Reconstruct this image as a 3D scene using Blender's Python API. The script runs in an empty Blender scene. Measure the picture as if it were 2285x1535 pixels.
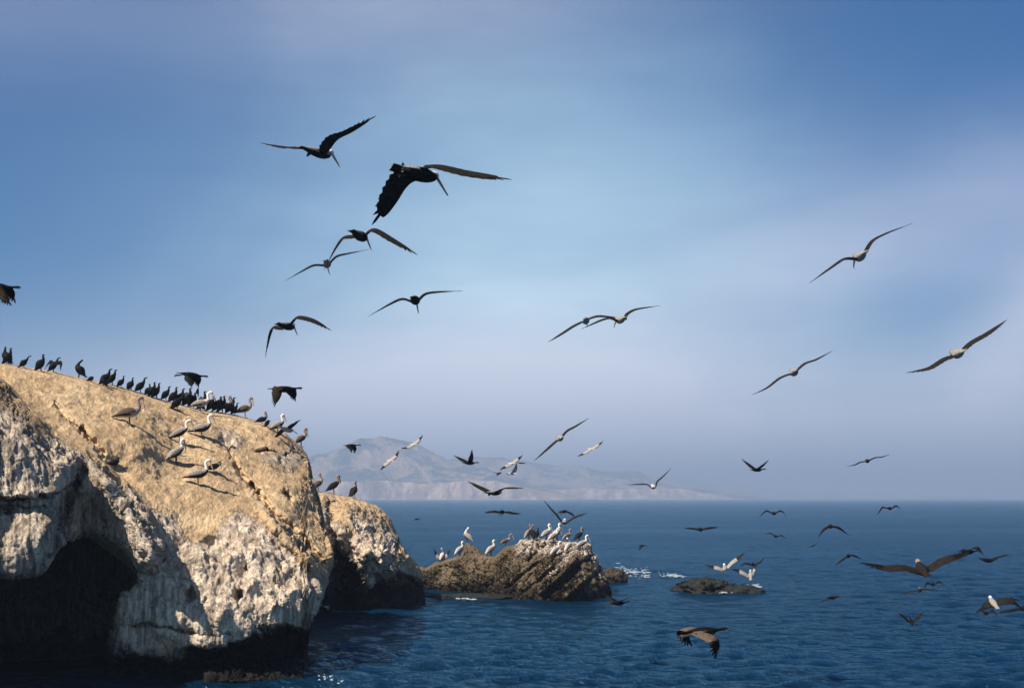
import bpy, bmesh, math, random
import numpy as np
from mathutils import Vector
from mathutils.bvhtree import BVHTree

# ------------------------------------------------------------------ camera
F = 3174.0            # focal length in photograph pixels (50 mm on 36 mm film)
CAM_H = 6.0
TH = math.atan(343.0 / F)
CT, ST = math.cos(TH), math.sin(TH)
sc = bpy.context.scene
col = sc.collection
cam_d = bpy.data.cameras.new('camera')
cam = bpy.data.objects.new('camera', cam_d)
col.objects.link(cam)
cam.location = (0, 0, CAM_H)
cam.rotation_euler = (math.pi / 2 + TH, 0, 0)
cam_d.lens = 50
cam_d.sensor_width = 36
cam_d.clip_start = 0.5
cam_d.clip_end = 40000
sc.camera = cam

# ------------------------------------------------------------------ sky, sun, exposure
SUN = Vector((-0.50, -0.43, 0.75)).normalized()          # direction towards the sun
sun_el = math.asin(SUN.z)
sun_az = math.atan2(SUN.x, SUN.y)
sd = bpy.data.lights.new('sun', 'SUN')
sd.energy = 5.0
sd.angle = math.radians(0.6)
sd.color = (1.0, 0.90, 0.75)
so = bpy.data.objects.new('sun', sd)
col.objects.link(so)
so.rotation_euler = (-SUN).to_track_quat('-Z', 'Y').to_euler()
so.location = (-60, -30, 60)
sc.view_settings.view_transform = 'Standard'
sc.view_settings.look = 'None'
sc.view_settings.exposure = 0.6
sc.cycles.volume_bounces = 1
sc.view_settings.gamma = 1.0
sc.view_settings.use_curve_mapping = False


class NT:
    """small helper to write node trees"""
    def __init__(self, tree):
        self.t = tree
        self.n = tree.nodes
        self.l = tree.links

    def new(self, typ, **kw):
        nd = self.n.new(typ)
        for k, v in kw.items():
            setattr(nd, k, v)
        return nd

    def put(self, sock, v):
        if isinstance(v, bpy.types.NodeSocket):
            self.l.new(v, sock)
        elif v is not None:
            if sock.type == 'RGBA' and len(v) == 3:
                v = (*v, 1)
            sock.default_value = v

    def math(self, op, a, b=None, c=None, clamp=False):
        nd = self.new('ShaderNodeMath', operation=op, use_clamp=clamp)
        self.put(nd.inputs[0], a)
        if b is not None:
            self.put(nd.inputs[1], b)
        if c is not None:
            self.put(nd.inputs[2], c)
        return nd.outputs[0]

    def noise(self, vec, scale, detail=4, rough=0.55, dist=0.0):
        nd = self.new('ShaderNodeTexNoise')
        self.put(nd.inputs['Vector'], vec)
        nd.inputs['Scale'].default_value = scale
        nd.inputs['Detail'].default_value = detail
        nd.inputs['Roughness'].default_value = rough
        nd.inputs['Distortion'].default_value = dist
        return nd.outputs['Fac']

    def voro(self, vec, scale, feature='F1'):
        nd = self.new('ShaderNodeTexVoronoi', feature=feature)
        self.put(nd.inputs['Vector'], vec)
        nd.inputs['Scale'].default_value = scale
        return nd.outputs['Distance']

    def step(self, v, a, b, lo=0.0, hi=1.0):
        nd = self.new('ShaderNodeMapRange', interpolation_type='SMOOTHSTEP')
        self.put(nd.inputs['Value'], v)
        nd.inputs['From Min'].default_value = a
        nd.inputs['From Max'].default_value = b
        nd.inputs['To Min'].default_value = lo
        nd.inputs['To Max'].default_value = hi
        return nd.outputs['Result']

    def mix(self, fac, a, b):
        nd = self.new('ShaderNodeMix', data_type='RGBA')
        self.put(nd.inputs['Factor'], fac)
        self.put(nd.inputs[6], a)
        self.put(nd.inputs[7], b)
        return nd.outputs[2]

    def scale(self, vec, s):
        nd = self.new('ShaderNodeVectorMath', operation='MULTIPLY')
        self.put(nd.inputs[0], vec)
        nd.inputs[1].default_value = s
        return nd.outputs[0]

    def bump(self, h, strength, dist, normal=None):
        nd = self.new('ShaderNodeBump')
        nd.inputs['Strength'].default_value = strength
        nd.inputs['Distance'].default_value = dist
        self.put(nd.inputs['Height'], h)
        if normal is not None:
            self.put(nd.inputs['Normal'], normal)
        return nd.outputs['Normal']


world = bpy.data.worlds.new('World')
sc.world = world
world.use_nodes = True
w = NT(world.node_tree)
w.n.clear()
sky = w.new('ShaderNodeTexSky', sky_type='NISHITA')
sky.sun_disc = False
sky.sun_elevation = sun_el
sky.sun_rotation = sun_az
sky.air_density = 1.0
sky.dust_density = 0.6
sky.ozone_density = 2.0
tc = w.new('ShaderNodeTexCoord')
dirv = tc.outputs['Generated']
sep = w.new('ShaderNodeSeparateXYZ')
w.l.new(dirv, sep.inputs[0])
z = sep.outputs['Z']
x = sep.outputs['X']
# thin marine cloud: broad banks of veil at their own bearings, broken up by noise
soft = w.noise(w.scale(dirv, (2.2, 2.2, 3.6)), 1.5, 4, 0.5, 0.6)
soft2 = w.noise(w.scale(dirv, (1.0, 1.0, 4.5)), 5.0, 5, 0.55, 0.3)
nz = w.math('SUBTRACT', w.math('ADD', w.math('MULTIPLY', soft, 0.7), w.math('MULTIPLY', soft2, 0.3)), 0.5)


def bank(x0, z0, sx, sz, tilt=0.0):
    """a bank of veil cloud centred on one bearing / elevation"""
    dx = w.math('SUBTRACT', x, x0)
    dz = w.math('SUBTRACT', w.math('SUBTRACT', z, z0), w.math('MULTIPLY', dx, tilt))
    a = w.math('POWER', w.math('ABSOLUTE', w.math('DIVIDE', dx, sx)), 2.0)
    b = w.math('POWER', w.math('ABSOLUTE', w.math('DIVIDE', dz, sz)), 2.0)
    s = w.math('SUBTRACT', w.math('ADD', a, b), w.math('MULTIPLY', nz, 2.4))
    return w.math('EXPONENT', w.math('MULTIPLY', s, -1.0))


veil = w.math('MULTIPLY', bank(0.0, 0.105, 0.21, 0.155), 0.88)
front = w.math('SUBTRACT', 1.0, veil)
pink = [(-0.03, 0.07, 0.19, 0.05, 0.0, 0.85), (0.26, 0.18, 0.15, 0.05, 0.25, 0.36),
        (0.35, 0.12, 0.05, 0.05, 0.5, 0.35), (-0.08, 0.34, 0.18, 0.05, 0.1, 0.20), (-0.36, 0.32, 0.10, 0.05, 0.0, 0.12),
        (0.12, 0.045, 0.5, 0.05, 0.0, 0.50)]
acc = None
for p in pink:
    g = w.math('MULTIPLY', bank(*p[:5]), p[5])
    acc = g if acc is None else w.math('ADD', acc, g)
acc = w.math('MINIMUM', acc, 0.75)
low = w.step(z, 0.0, 0.16, 0.35, 0.0)
lp = w.mix(1.0, sky.outputs[0], (0, 0, 0, 1))
skyc = w.new('ShaderNodeMix', data_type='RGBA', blend_type='MULTIPLY')
skyc.inputs['Factor'].default_value = 1.0
w.l.new(sky.outputs[0], skyc.inputs[6])
skyc.inputs[7].default_value = (0.0, 0.42, 0.82, 1)
c1 = w.mix(low, skyc.outputs[2], (3.6, 4.6, 6.6))
c2 = w.mix(veil, c1, (6.9, 9.8, 11.6))
c3 = w.mix(acc, c2, (10.6, 10.6, 12.0))
zen = w.new('ShaderNodeVectorMath', operation='SCALE')
w.l.new(c3, zen.inputs[0])
w.l.new(w.step(z, 0.36, 0.75, 1.0, 0.32), zen.inputs['Scale'])
c3 = zen.outputs[0]
bg = w.new('ShaderNodeBackground')
w.l.new(c3, bg.inputs['Color'])
bg.inputs['Strength'].default_value = 0.062
wo = w.new('ShaderNodeOutputWorld')
w.l.new(bg.outputs[0], wo.inputs['Surface'])


# ------------------------------------------------------------------ helpers
def tag(o, label=None, cat=None, group=None, kind=None):
    if label:
        o['label'] = label
    if cat:
        o['category'] = cat
    if group:
        o['group'] = group
    if kind:
        o['kind'] = kind
    return o


def P(x, y, D):
    """world point at distance D (world Y) in the direction of a bearing (photo pixel)"""
    xc = (np.asarray(x, float) - 1142.5) / F
    yc = (767.5 - np.asarray(y, float)) / F
    dy = CT - yc * ST
    t = D / dy
    return np.stack([xc * t, np.zeros_like(t) + D, CAM_H + (ST + yc * CT) * t], -1)


def Vp(x, y, D):
    return Vector([float(v) for v in P(x, y, float(D))])


def smooth(a, b, v):
    t = np.clip((v - a) / (b - a), 0, 1)
    return t * t * (3 - 2 * t)


_rs = np.random.RandomState(7)
_perm = _rs.permutation(512)
_perm = np.concatenate([_perm, _perm, _perm])
_grad = _rs.normal(size=(512, 3))
_grad /= np.linalg.norm(_grad, axis=1)[:, None]


def perlin(p):
    p = np.asarray(p, float)
    i = np.floor(p).astype(int)
    f = p - i
    u = f * f * f * (f * (f * 6 - 15) + 10)
    res = 0
    for dx in (0, 1):
        for dy in (0, 1):
            for dz in (0, 1):
                h = _perm[(_perm[(_perm[(i[..., 0] + dx) % 512] + i[..., 1] + dy) % 512] + i[..., 2] + dz) % 512]
                g = _grad[h]
                d = g[..., 0] * (f[..., 0] - dx) + g[..., 1] * (f[..., 1] - dy) + g[..., 2] * (f[..., 2] - dz)
                wx = u[..., 0] if dx else 1 - u[..., 0]
                wy = u[..., 1] if dy else 1 - u[..., 1]
                wz = u[..., 2] if dz else 1 - u[..., 2]
                res = res + d * wx * wy * wz
    return res


def fbm(p, scale, octaves=4, rough=0.5, ridged=False, off=0.0):
    p = np.asarray(p, float) * scale + off
    a, s = 1.0, 0.0
    for _ in range(octaves):
        n = perlin(p)
        s = s + a * ((1 - 2 * np.abs(n)) - 0.6 if ridged else n)
        p = p * 2.03 + 11.7
        a *= rough
    return s


def mesh_obj(name, verts, faces, mats, parent=None, mat_idx=None, smooth_=True, attrs=None):
    me = bpy.data.meshes.new(name)
    verts = np.asarray(verts, np.float32)
    faces = np.asarray(faces, np.int32) if not isinstance(faces, list) else faces
    if isinstance(faces, np.ndarray):
        k = faces.shape[1]
        me.vertices.add(len(verts))
        me.vertices.foreach_set('co', verts.ravel())
        me.loops.add(faces.size)
        me.loops.foreach_set('vertex_index', faces.ravel())
        me.polygons.add(len(faces))
        me.polygons.foreach_set('loop_start', np.arange(0, faces.size, k, dtype=np.int32))
        me.update(calc_edges=True)
    else:
        me.from_pydata([tuple(float(c) for c in v) for v in verts], [], faces)
        me.update()
    for m in (mats if isinstance(mats, (list, tuple)) else [mats]):
        me.materials.append(m)
    if mat_idx is not None:
        me.polygons.foreach_set('material_index', np.asarray(mat_idx, np.int32))
    me.polygons.foreach_set('use_smooth', np.full(len(me.polygons), smooth_, bool))
    for k, v in (attrs or {}).items():
        at = me.attributes.new(k, 'FLOAT', 'POINT')
        at.data.foreach_set('value', np.asarray(v, np.float32))
    me.validate()
    o = bpy.data.objects.new(name, me)
    col.objects.link(o)
    if parent is not None:
        o.parent = parent
    return o


def grid_faces(nc, nr, off=0):
    i, j = np.meshgrid(np.arange(nc - 1), np.arange(nr - 1), indexing='ij')
    a = i * nr + j
    return np.stack([a, a + 1, a + nr + 1, a + nr], -1).reshape(-1, 4) + off


def tps(pts):
    """smooth surface through (x, y, value) control points"""
    pts = np.array(pts, float)
    S = 300.0
    xy = pts[:, :2] / S
    n = len(xy)
    r = np.linalg.norm(xy[:, None] - xy[None], axis=-1)

    def ph(r):
        return np.where(r > 0, r * r * np.log(np.maximum(r, 1e-9)), 0)
    A = np.zeros((n + 3, n + 3))
    A[:n, :n] = ph(r) + np.eye(n) * 2e-3
    A[:n, n] = 1
    A[:n, n + 1:] = xy
    A[n, :n] = 1
    A[n + 1:, :n] = xy.T
    wts = np.linalg.solve(A, np.concatenate([pts[:, 2], np.zeros(3)]))

    def f(x, y):
        q = np.stack([x, y], -1) / S
        out = wts[n] + q[..., 0] * wts[n + 1] + q[..., 1] * wts[n + 2]
        for k in range(n):
            d = np.linalg.norm(q - xy[k], axis=-1)
            out = out + wts[k] * ph(d)
        return out
    return f


def seg_dist(x, y, poly):
    best = np.full(np.shape(x), 1e9)
    for (x0, y0), (x1, y1) in zip(poly[:-1], poly[1:]):
        dx, dy = x1 - x0, y1 - y0
        t = np.clip(((x - x0) * dx + (y - y0) * dy) / (dx * dx + dy * dy), 0, 1)
        best = np.minimum(best, np.hypot(x - x0 - t * dx, y - y0 - t * dy))
    return best


def curve(pts):
    xs, ys = np.array(pts, float).T
    return lambda q: np.interp(q, xs, ys)


def mat_new(name):
    m = bpy.data.materials.new(name)
    m.use_nodes = True
    t = NT(m.node_tree)
    t.n.clear()
    out = t.new('ShaderNodeOutputMaterial')
    b = t.new('ShaderNodeBsdfPrincipled')
    t.l.new(b.outputs[0], out.inputs[0])
    return m, t, b


# ------------------------------------------------------------------ sea
def water_mat():
    m = bpy.data.materials.new('sea_water')
    m.use_nodes = True
    t = NT(m.node_tree)
    t.n.clear()
    out = t.new('ShaderNodeOutputMaterial')
    g = t.new('ShaderNodeNewGeometry').outputs['Position']
    n1 = t.noise(t.scale(g, (0.8, 1.2, 1.0)), 2.4, 5, 0.62, 0.3)
    n2 = t.noise(t.scale(g, (0.30, 0.55, 1.0)), 1.3, 4, 0.6, 0.3)
    n3 = t.noise(t.scale(g, (0.018, 0.05, 1.0)), 1.0, 3, 0.5, 0.4)      # slicks and gust lanes
    n4 = t.noise(t.scale(g, (0.0035, 0.03, 1.0)), 1.0, 3, 0.5, 0.6)
    colr = t.mix(t.step(n3, 0.35, 0.7), (0.0006, 0.016, 0.042), (0.0012, 0.024, 0.058))
    h = t.math('ADD', t.math('MULTIPLY', n1, 0.62), t.math('MULTIPLY', n2, 0.95))
    bp = t.bump(h, 1.0, 0.40)
    dif = t.new('ShaderNodeBsdfDiffuse')
    t.put(dif.inputs['Color'], colr)
    t.put(dif.inputs['Normal'], bp)
    gl = t.new('ShaderNodeBsdfGlossy')
    gl.inputs['Color'].default_value = (0.46, 0.78, 1.0, 1)
    lane = t.step(n4, 0.50, 0.72)
    t.put(gl.inputs['Roughness'], t.math('ADD', 0.09, t.math('MULTIPLY', lane, 0.12)))
    t.put(gl.inputs['Normal'], bp)
    fr = t.new('ShaderNodeFresnel')
    fr.inputs['IOR'].default_value = 1.33
    t.put(fr.inputs['Normal'], bp)
    mx = t.new('ShaderNodeMixShader')
    t.put(mx.inputs[0], t.math('MULTIPLY', fr.outputs[0], t.math('ADD', 0.88, t.math('MULTIPLY', lane, 0.10))))
    t.l.new(dif.outputs[0], mx.inputs[1])
    t.l.new(gl.outputs[0], mx.inputs[2])
    t.l.new(mx.outputs[0], out.inputs[0])
    return m


def build_sea():
    nr, nc = 1500, 520
    ys = 22.0 * np.exp(np.linspace(0, math.log(14000 / 22.0), nr))
    u = np.linspace(-1, 1, nc)
    Y = np.repeat(ys[None, :], nc, 0)
    X = u[:, None] * (ys[None, :] * 0.54 + 14)
    Z = np.zeros_like(X)
    rs = np.random.RandomState(3)
    fade = lambda lam: smooth(0, 1, np.clip((lam * 95 - Y) / (lam * 60), 0, 1))
    for k in range(60):
        lam = 0.6 * (4.2 / 0.6) ** rs.rand()
        a = math.radians(-72) + rs.normal() * 0.55           # travel direction, roughly towards the rocks
        kx, ky = 2 * math.pi / lam * math.cos(a), 2 * math.pi / lam * math.sin(a)
        ph = rs.rand() * 6.283
        amp = 0.0092 * lam ** 0.25
        wv = kx * X + ky * Y + ph
        Z += amp * fade(lam) * (np.sin(wv) + 0.25 * np.cos(2 * wv))
    gust = fbm(np.stack([X, Y, 0 * X], -1), 0.045, 2)
    Z *= 1 + 0.9 * gust
    V = np.stack([X, Y, Z], -1).reshape(-1, 3)
    Fc = grid_faces(nc, nr)[:, ::-1]
    base = len(V)
    R = 12800
    extra = np.array([[-R, -600, -0.35], [R, -600, -0.35], [R, 14800, -0.35], [-R, 14800, -0.35]])
    V = np.concatenate([V, extra])
    Fc = np.concatenate([Fc, [[base, base + 1, base + 2, base + 3]]])
    o = mesh_obj('water', V, Fc, water_mat())
    tag(o, kind='structure', label='deep blue rippled ocean reaching the hazy horizon')


build_sea()


# ------------------------------------------------------------------ rock materials
def rock_mat(name, soil_c, face_c, face_d, wet_c, wet_z, kind='cliff'):
    m, t, b = mat_new(name)
    geo = t.new('ShaderNodeNewGeometry')
    g = geo.outputs['Position']
    spz = t.new('ShaderNodeSeparateXYZ')
    t.l.new(g, spz.inputs[0])
    pz = spz.outputs['Z']
    at = t.new('ShaderNodeAttribute', attribute_name='soil').outputs['Fac']
    dk = t.new('ShaderNodeAttribute', attribute_name='dark').outputs['Fac']
    nb = t.noise(g, 0.55, 5, 0.6)
    nm = t.noise(g, 2.6, 6, 0.68)
    nf = t.noise(g, 11.0, 6, 0.75)
    # vertical runs of guano and seepage
    streak = t.noise(t.scale(g, (3.4, 3.4, 0.32)), 1.0, 5, 0.62, 0.35)
    streak2 = t.noise(t.scale(g, (9.0, 9.0, 0.7)), 1.0, 4, 0.6, 0.2)
    st = t.math('ADD', t.math('MULTIPLY', streak, 0.6), t.math('MULTIPLY', streak2, 0.4))
    c_face = t.mix(t.step(st, 0.40, 0.60), face_d, face_c)
    c_face = t.mix(t.step(nb, 0.52, 0.74, 0.0, 0.45), c_face, soil_c)
    c_face = t.mix(t.step(nf, 0.34, 0.46, 0.55, 0.0), c_face, (0.10, 0.085, 0.065))
    # soil: ochre dust with pale and dark patches
    c_soil = t.mix(t.step(nm, 0.38, 0.62), tuple(v * 0.66 for v in soil_c), soil_c)
    c_soil = t.mix(t.step(nb, 0.46, 0.66, 0.0, 0.5), c_soil, tuple(min(.9, v * 1.25 + 0.08) for v in soil_c))
    rill = t.noise(t.scale(g, (2.6, 0.5, 0.9)), 1.6, 5, 0.7, 0.8)
    c_soil = t.mix(t.step(rill, 0.50, 0.62, 0.0, 0.55), c_soil, tuple(v * 0.62 for v in soil_c))
    c_soil = t.mix(t.step(rill, 0.34, 0.44, 0.45, 0.0), c_soil, tuple(min(.9, v * 1.1 + 0.10) for v in soil_c))
    c_soil = t.mix(t.step(nf, 0.60, 0.72, 0.0, 0.55), c_soil, (0.12, 0.085, 0.045))
    sm = t.step(t.math('ADD', at, t.math('MULTIPLY', t.math('SUBTRACT', st, 0.5), 3.2)), 0.30, 0.70)
    c = t.mix(sm, c_face, c_soil)
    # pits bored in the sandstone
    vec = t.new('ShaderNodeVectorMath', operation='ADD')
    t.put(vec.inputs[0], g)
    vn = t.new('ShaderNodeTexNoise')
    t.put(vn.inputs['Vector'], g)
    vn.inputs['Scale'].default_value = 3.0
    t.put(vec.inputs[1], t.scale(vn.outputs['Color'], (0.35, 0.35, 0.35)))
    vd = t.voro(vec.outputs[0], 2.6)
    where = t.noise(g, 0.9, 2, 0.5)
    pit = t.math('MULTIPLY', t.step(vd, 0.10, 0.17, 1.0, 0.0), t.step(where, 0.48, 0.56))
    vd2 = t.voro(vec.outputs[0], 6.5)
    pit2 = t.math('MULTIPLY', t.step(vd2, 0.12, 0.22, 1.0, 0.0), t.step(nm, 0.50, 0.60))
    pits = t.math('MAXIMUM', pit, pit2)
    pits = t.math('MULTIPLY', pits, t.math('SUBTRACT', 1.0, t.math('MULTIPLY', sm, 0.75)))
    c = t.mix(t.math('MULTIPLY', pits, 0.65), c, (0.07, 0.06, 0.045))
    c = t.mix(dk, c, (0.030, 0.026, 0.019))  # dark mask: painted shade of cave and recesses, plus dark runs
    # wet, weed and mussel covered foot
    wz = t.math('ADD', pz, t.math('MULTIPLY', t.math('SUBTRACT', nb, 0.5), 2.4))
    wz = t.math('ADD', wz, t.math('MULTIPLY', t.math('SUBTRACT', nm, 0.5), 1.2))
    wet = t.step(wz, wet_z - 0.35, wet_z + 0.35, 1.0, 0.0)
    wc = t.mix(t.step(nm, 0.45, 0.62), wet_c, tuple(v * 0.45 for v in wet_c))
    c = t.mix(wet, c, wc)
    t.put(b.inputs['Base Color'], c)
    t.put(b.inputs['Roughness'], t.math('SUBTRACT', 0.95, t.math('MULTIPLY', wet, 0.15)))
    b.inputs['Specular IOR Level'].default_value = 0.2
    h = t.math('ADD', t.math('MULTIPLY', nm, 0.9), t.math('MULTIPLY', nf, 0.45))
    h = t.math('ADD', h, t.math('MULTIPLY', t.math('MULTIPLY', st, 1.3), t.math('SUBTRACT', 1.0, t.math('MULTIPLY', sm, 0.8))))
    h = t.math('SUBTRACT', h, t.math('MULTIPLY', pits, 1.0))
    h = t.math('SUBTRACT', h, t.math('MULTIPLY', t.math('MULTIPLY', rill, 0.9), sm))
    t.put(b.inputs['Normal'], t.bump(h, 0.9, 0.16))
    return m


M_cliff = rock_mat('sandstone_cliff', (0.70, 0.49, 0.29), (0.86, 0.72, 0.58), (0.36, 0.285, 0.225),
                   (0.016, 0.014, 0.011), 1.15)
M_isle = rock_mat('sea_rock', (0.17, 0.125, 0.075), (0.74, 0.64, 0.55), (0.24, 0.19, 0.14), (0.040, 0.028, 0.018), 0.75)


def relief(x0, x1, dx, top, bot, nrows, Dfun, back, under, amp=1.0, vpow=1.0, jag=1.5, seed=0.0, lump=1.0, sx=0.0, soil=None, dark=None):
    """rock body whose front is given by distance over bearing; carries a back that falls away behind the crest"""
    xs = np.arange(x0, x1 + 1e-6, dx)
    tv = top(xs) + jag * fbm(np.stack([xs * 0.02, xs * 0 + seed, xs * 0], -1), 1.0, 5, 0.65)
    bv = bot(xs)
    v = np.linspace(0, 1, nrows) ** vpow
    X = np.repeat(xs[:, None], nrows, 1)
    Y = tv[:, None] + (bv - tv)[:, None] * v[None]
    D = Dfun(X, Y)
    V = P(X, Y, D)
    # normals for displacement
    gx = np.gradient(V, axis=0)
    gy = np.gradient(V, axis=1)
    N = np.cross(gy, gx)
    N /= np.maximum(np.linalg.norm(N, axis=-1, keepdims=True), 1e-9)
    N = np.where(N[..., 1:2] > 0, -N, N)
    big = fbm(V, 0.35, 3, 0.5, off=seed)
    flut = fbm(V * np.array([1, 1, 0.14]), 1.5, 4, 0.55, True, off=seed + 3)
    fine = fbm(V, 2.2, 4, 0.62, off=seed + 9)
    so_ = soil(X, Y) if soil is not None else np.zeros_like(X)
    steep = np.clip(1 - so_, 0.15, 1)
    wv = V + 0.5 * np.stack([fbm(V, 0.8, 3, off=seed + 21), fbm(V, 0.8, 3, off=seed + 31), fbm(V, 0.8, 3, off=seed + 41)], -1)
    bil = np.abs(fbm(wv * np.array([1, 1, 0.6]), 1.1, 4, 0.55, off=seed + 51))
    chip = np.abs(fbm(wv * np.array([1, 1, 0.45]), 3.6, 4, 0.6, off=seed + 61))
    pitn = fbm(wv * np.array([1, 1, 1.5]), 4.2, 3, 0.5, off=seed + 71)
    pitd = smooth(0.34, 0.52, pitn) * smooth(-0.1, 0.25, fbm(V, 0.7, 2, off=seed + 81))
    disp = amp * (lump * 0.30 * (bil - 0.22) * (0.45 + 0.55 * steep) + lump * 0.13 * (chip - .2) * (0.35 + 0.65 * steep) - 0.08 * pitd * steep) + amp * ((0.34 - 0.14 * np.clip(so_, 0, 1)) * big + 0.17 * flut * steep + (0.11 - 0.03 * np.clip(so_, 0, 1)) * fine)
    edge = smooth(0, 1, np.clip((Y - tv[:, None]) / 14.0, 0, 1))
    V = V + N * (disp * (0.15 + 0.85 * edge))[..., None]
    so_ = np.clip(so_, 0, 1)
    dk = dark(X, Y) if dark is not None else np.zeros_like(X)
    # back rows from the crest and rows under the lip
    pre = np.stack([V[:, 0] * np.array([1.0, 0, 1.0]) + np.stack([V[:, 0, 0] * a / V[:, 0, 1] + sx * a, V[:, 0, 1] + a, np.full(len(V), float(b))], -1) for a, b in reversed(back)], 1) if back else np.zeros((len(xs), 0, 3))
    post = np.stack([V[:, -1] + np.stack([V[:, -1, 0] * a / V[:, -1, 1] + sx * 1.6 * a, np.full(len(V), float(a)), np.full(len(V), float(b))], -1) for a, b in under], 1) if under else np.zeros((len(xs), 0, 3))
    nb_, np_ = pre.shape[1], post.shape[1]
    A = np.concatenate([pre, V, post], 1)
    S = np.concatenate([np.repeat(so_[:, :1], nb_, 1), so_, np.repeat(so_[:, -1:], np_, 1)], 1)
    K = np.concatenate([np.repeat(dk[:, :1], nb_, 1), dk, np.repeat(dk[:, -1:], np_, 1)], 1)
    return A, S, K


def merge(parts, name, mat):
    vs, fs, ss, ks, off = [], [], [], [], 0
    for A, S, K in parts:
        nc, nr = A.shape[:2]
        vs.append(A.reshape(-1, 3))
        ss.append(S.ravel())
        ks.append(K.ravel())
        fs.append(grid_faces(nc, nr, off))
        off += nc * nr
    V = np.concatenate(vs)
    Fc = np.concatenate(fs)
    o = mesh_obj(name, V, Fc, mat, attrs={'soil': np.concatenate(ss), 'dark': np.concatenate(ks)})
    return o, V, Fc


# ------------------------------------------------------------------ main cliff
topM = curve([(-700, 960), (-260, 830), (-100, 806), (0, 809), (60, 820), (120, 829), (180, 843), (240, 856), (300, 873), (340, 886), (400, 903), (450, 915),  # crest left of the frame shaped low so sun reaches the slope
              (500, 921), (545, 932), (600, 949), (640, 968), (668, 992), (685, 1012), (694, 1040), (699, 1068), (706, 1090), (713, 1110),
              (722, 1150), (731, 1190), (738, 1222), (741, 1245)])
botM = curve([(-700, 1760), (-260, 1760), (640, 1760), (672, 1740), (684, 1405), (695, 1385), (708, 1362), (720, 1330), (732, 1295), (741, 1252)])
baseM = tps([(-700, 960, 50), (-700, 1200, 46), (-700, 1700, 46), (-260, 830, 52), (-260, 1000, 46), (-260, 1300, 46), (-260, 1700, 46),
             (0, 808, 55), (120, 828, 56), (240, 852, 58), (360, 890, 60.5), (450, 914, 62), (545, 932, 63.5), (620, 960, 64.5), (690, 1015, 65.5),
             (0, 870, 50), (60, 900, 50), (120, 950, 50), (200, 1000, 49.8), (160, 890, 53), (290, 948, 53.5), (300, 1010, 51.5), (255, 1045, 50.4),
             (400, 988, 56), (450, 978, 57.5), (393, 1033, 54), (442, 1081, 52.5), (500, 1050, 55), (520, 960, 61),
             (560, 1050, 57), (600, 1005, 60), (650, 1060, 58.6), (690, 1070, 59.5),
             (350, 1120, 49.8), (450, 1150, 50.6), (540, 1130, 52.3), (580, 1130, 53.2), (621, 1167, 52.3),
             (640, 1110, 55.6), (660, 1160, 54.2), (700, 1130, 57.5), (690, 1200, 53.6), (700, 1243, 51.6), (725, 1200, 55), (738, 1245, 53),
             (350, 1200, 48.5), (420, 1220, 49.2), (520, 1210, 49.8), (600, 1230, 50.3), (660, 1270, 50.4),
             (350, 1300, 47.8), (450, 1300, 48.0), (540, 1310, 48.4), (620, 1320, 48.8), (690, 1310, 49.8), (715, 1300, 51),
             (300, 1400, 47.5), (380, 1400, 47.2), (450, 1390, 47.2), (540, 1390, 47.5), (600, 1380, 48), (650, 1370, 48.8), (690, 1370, 50),
             (280, 1450, 47.5), (400, 1440, 47.5), (300, 1600, 48), (500, 1600, 48.5), (650, 1600, 50), (300, 1750, 48), (650, 1750, 50)])
ridgeline = [(548, 1075), (585, 1120), (621, 1167), (660, 1205), (700, 1243)]
lip = curve([(300, 1450), (400, 1440), (450, 1432), (520, 1428), (560, 1420), (575, 1408), (600, 1400), (640, 1385), (670, 1398), (700, 1368), (715, 1345), (741, 1300)])


def warp(X, Y, a=6.0, k=0.022, seed=0.0):
    q = np.stack([X * k, Y * k, X * 0 + seed], -1)
    return X + a * fbm(q, 1.0, 5, 0.6), Y + a * fbm(q, 1.0, 5, 0.6, off=33.3)


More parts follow.
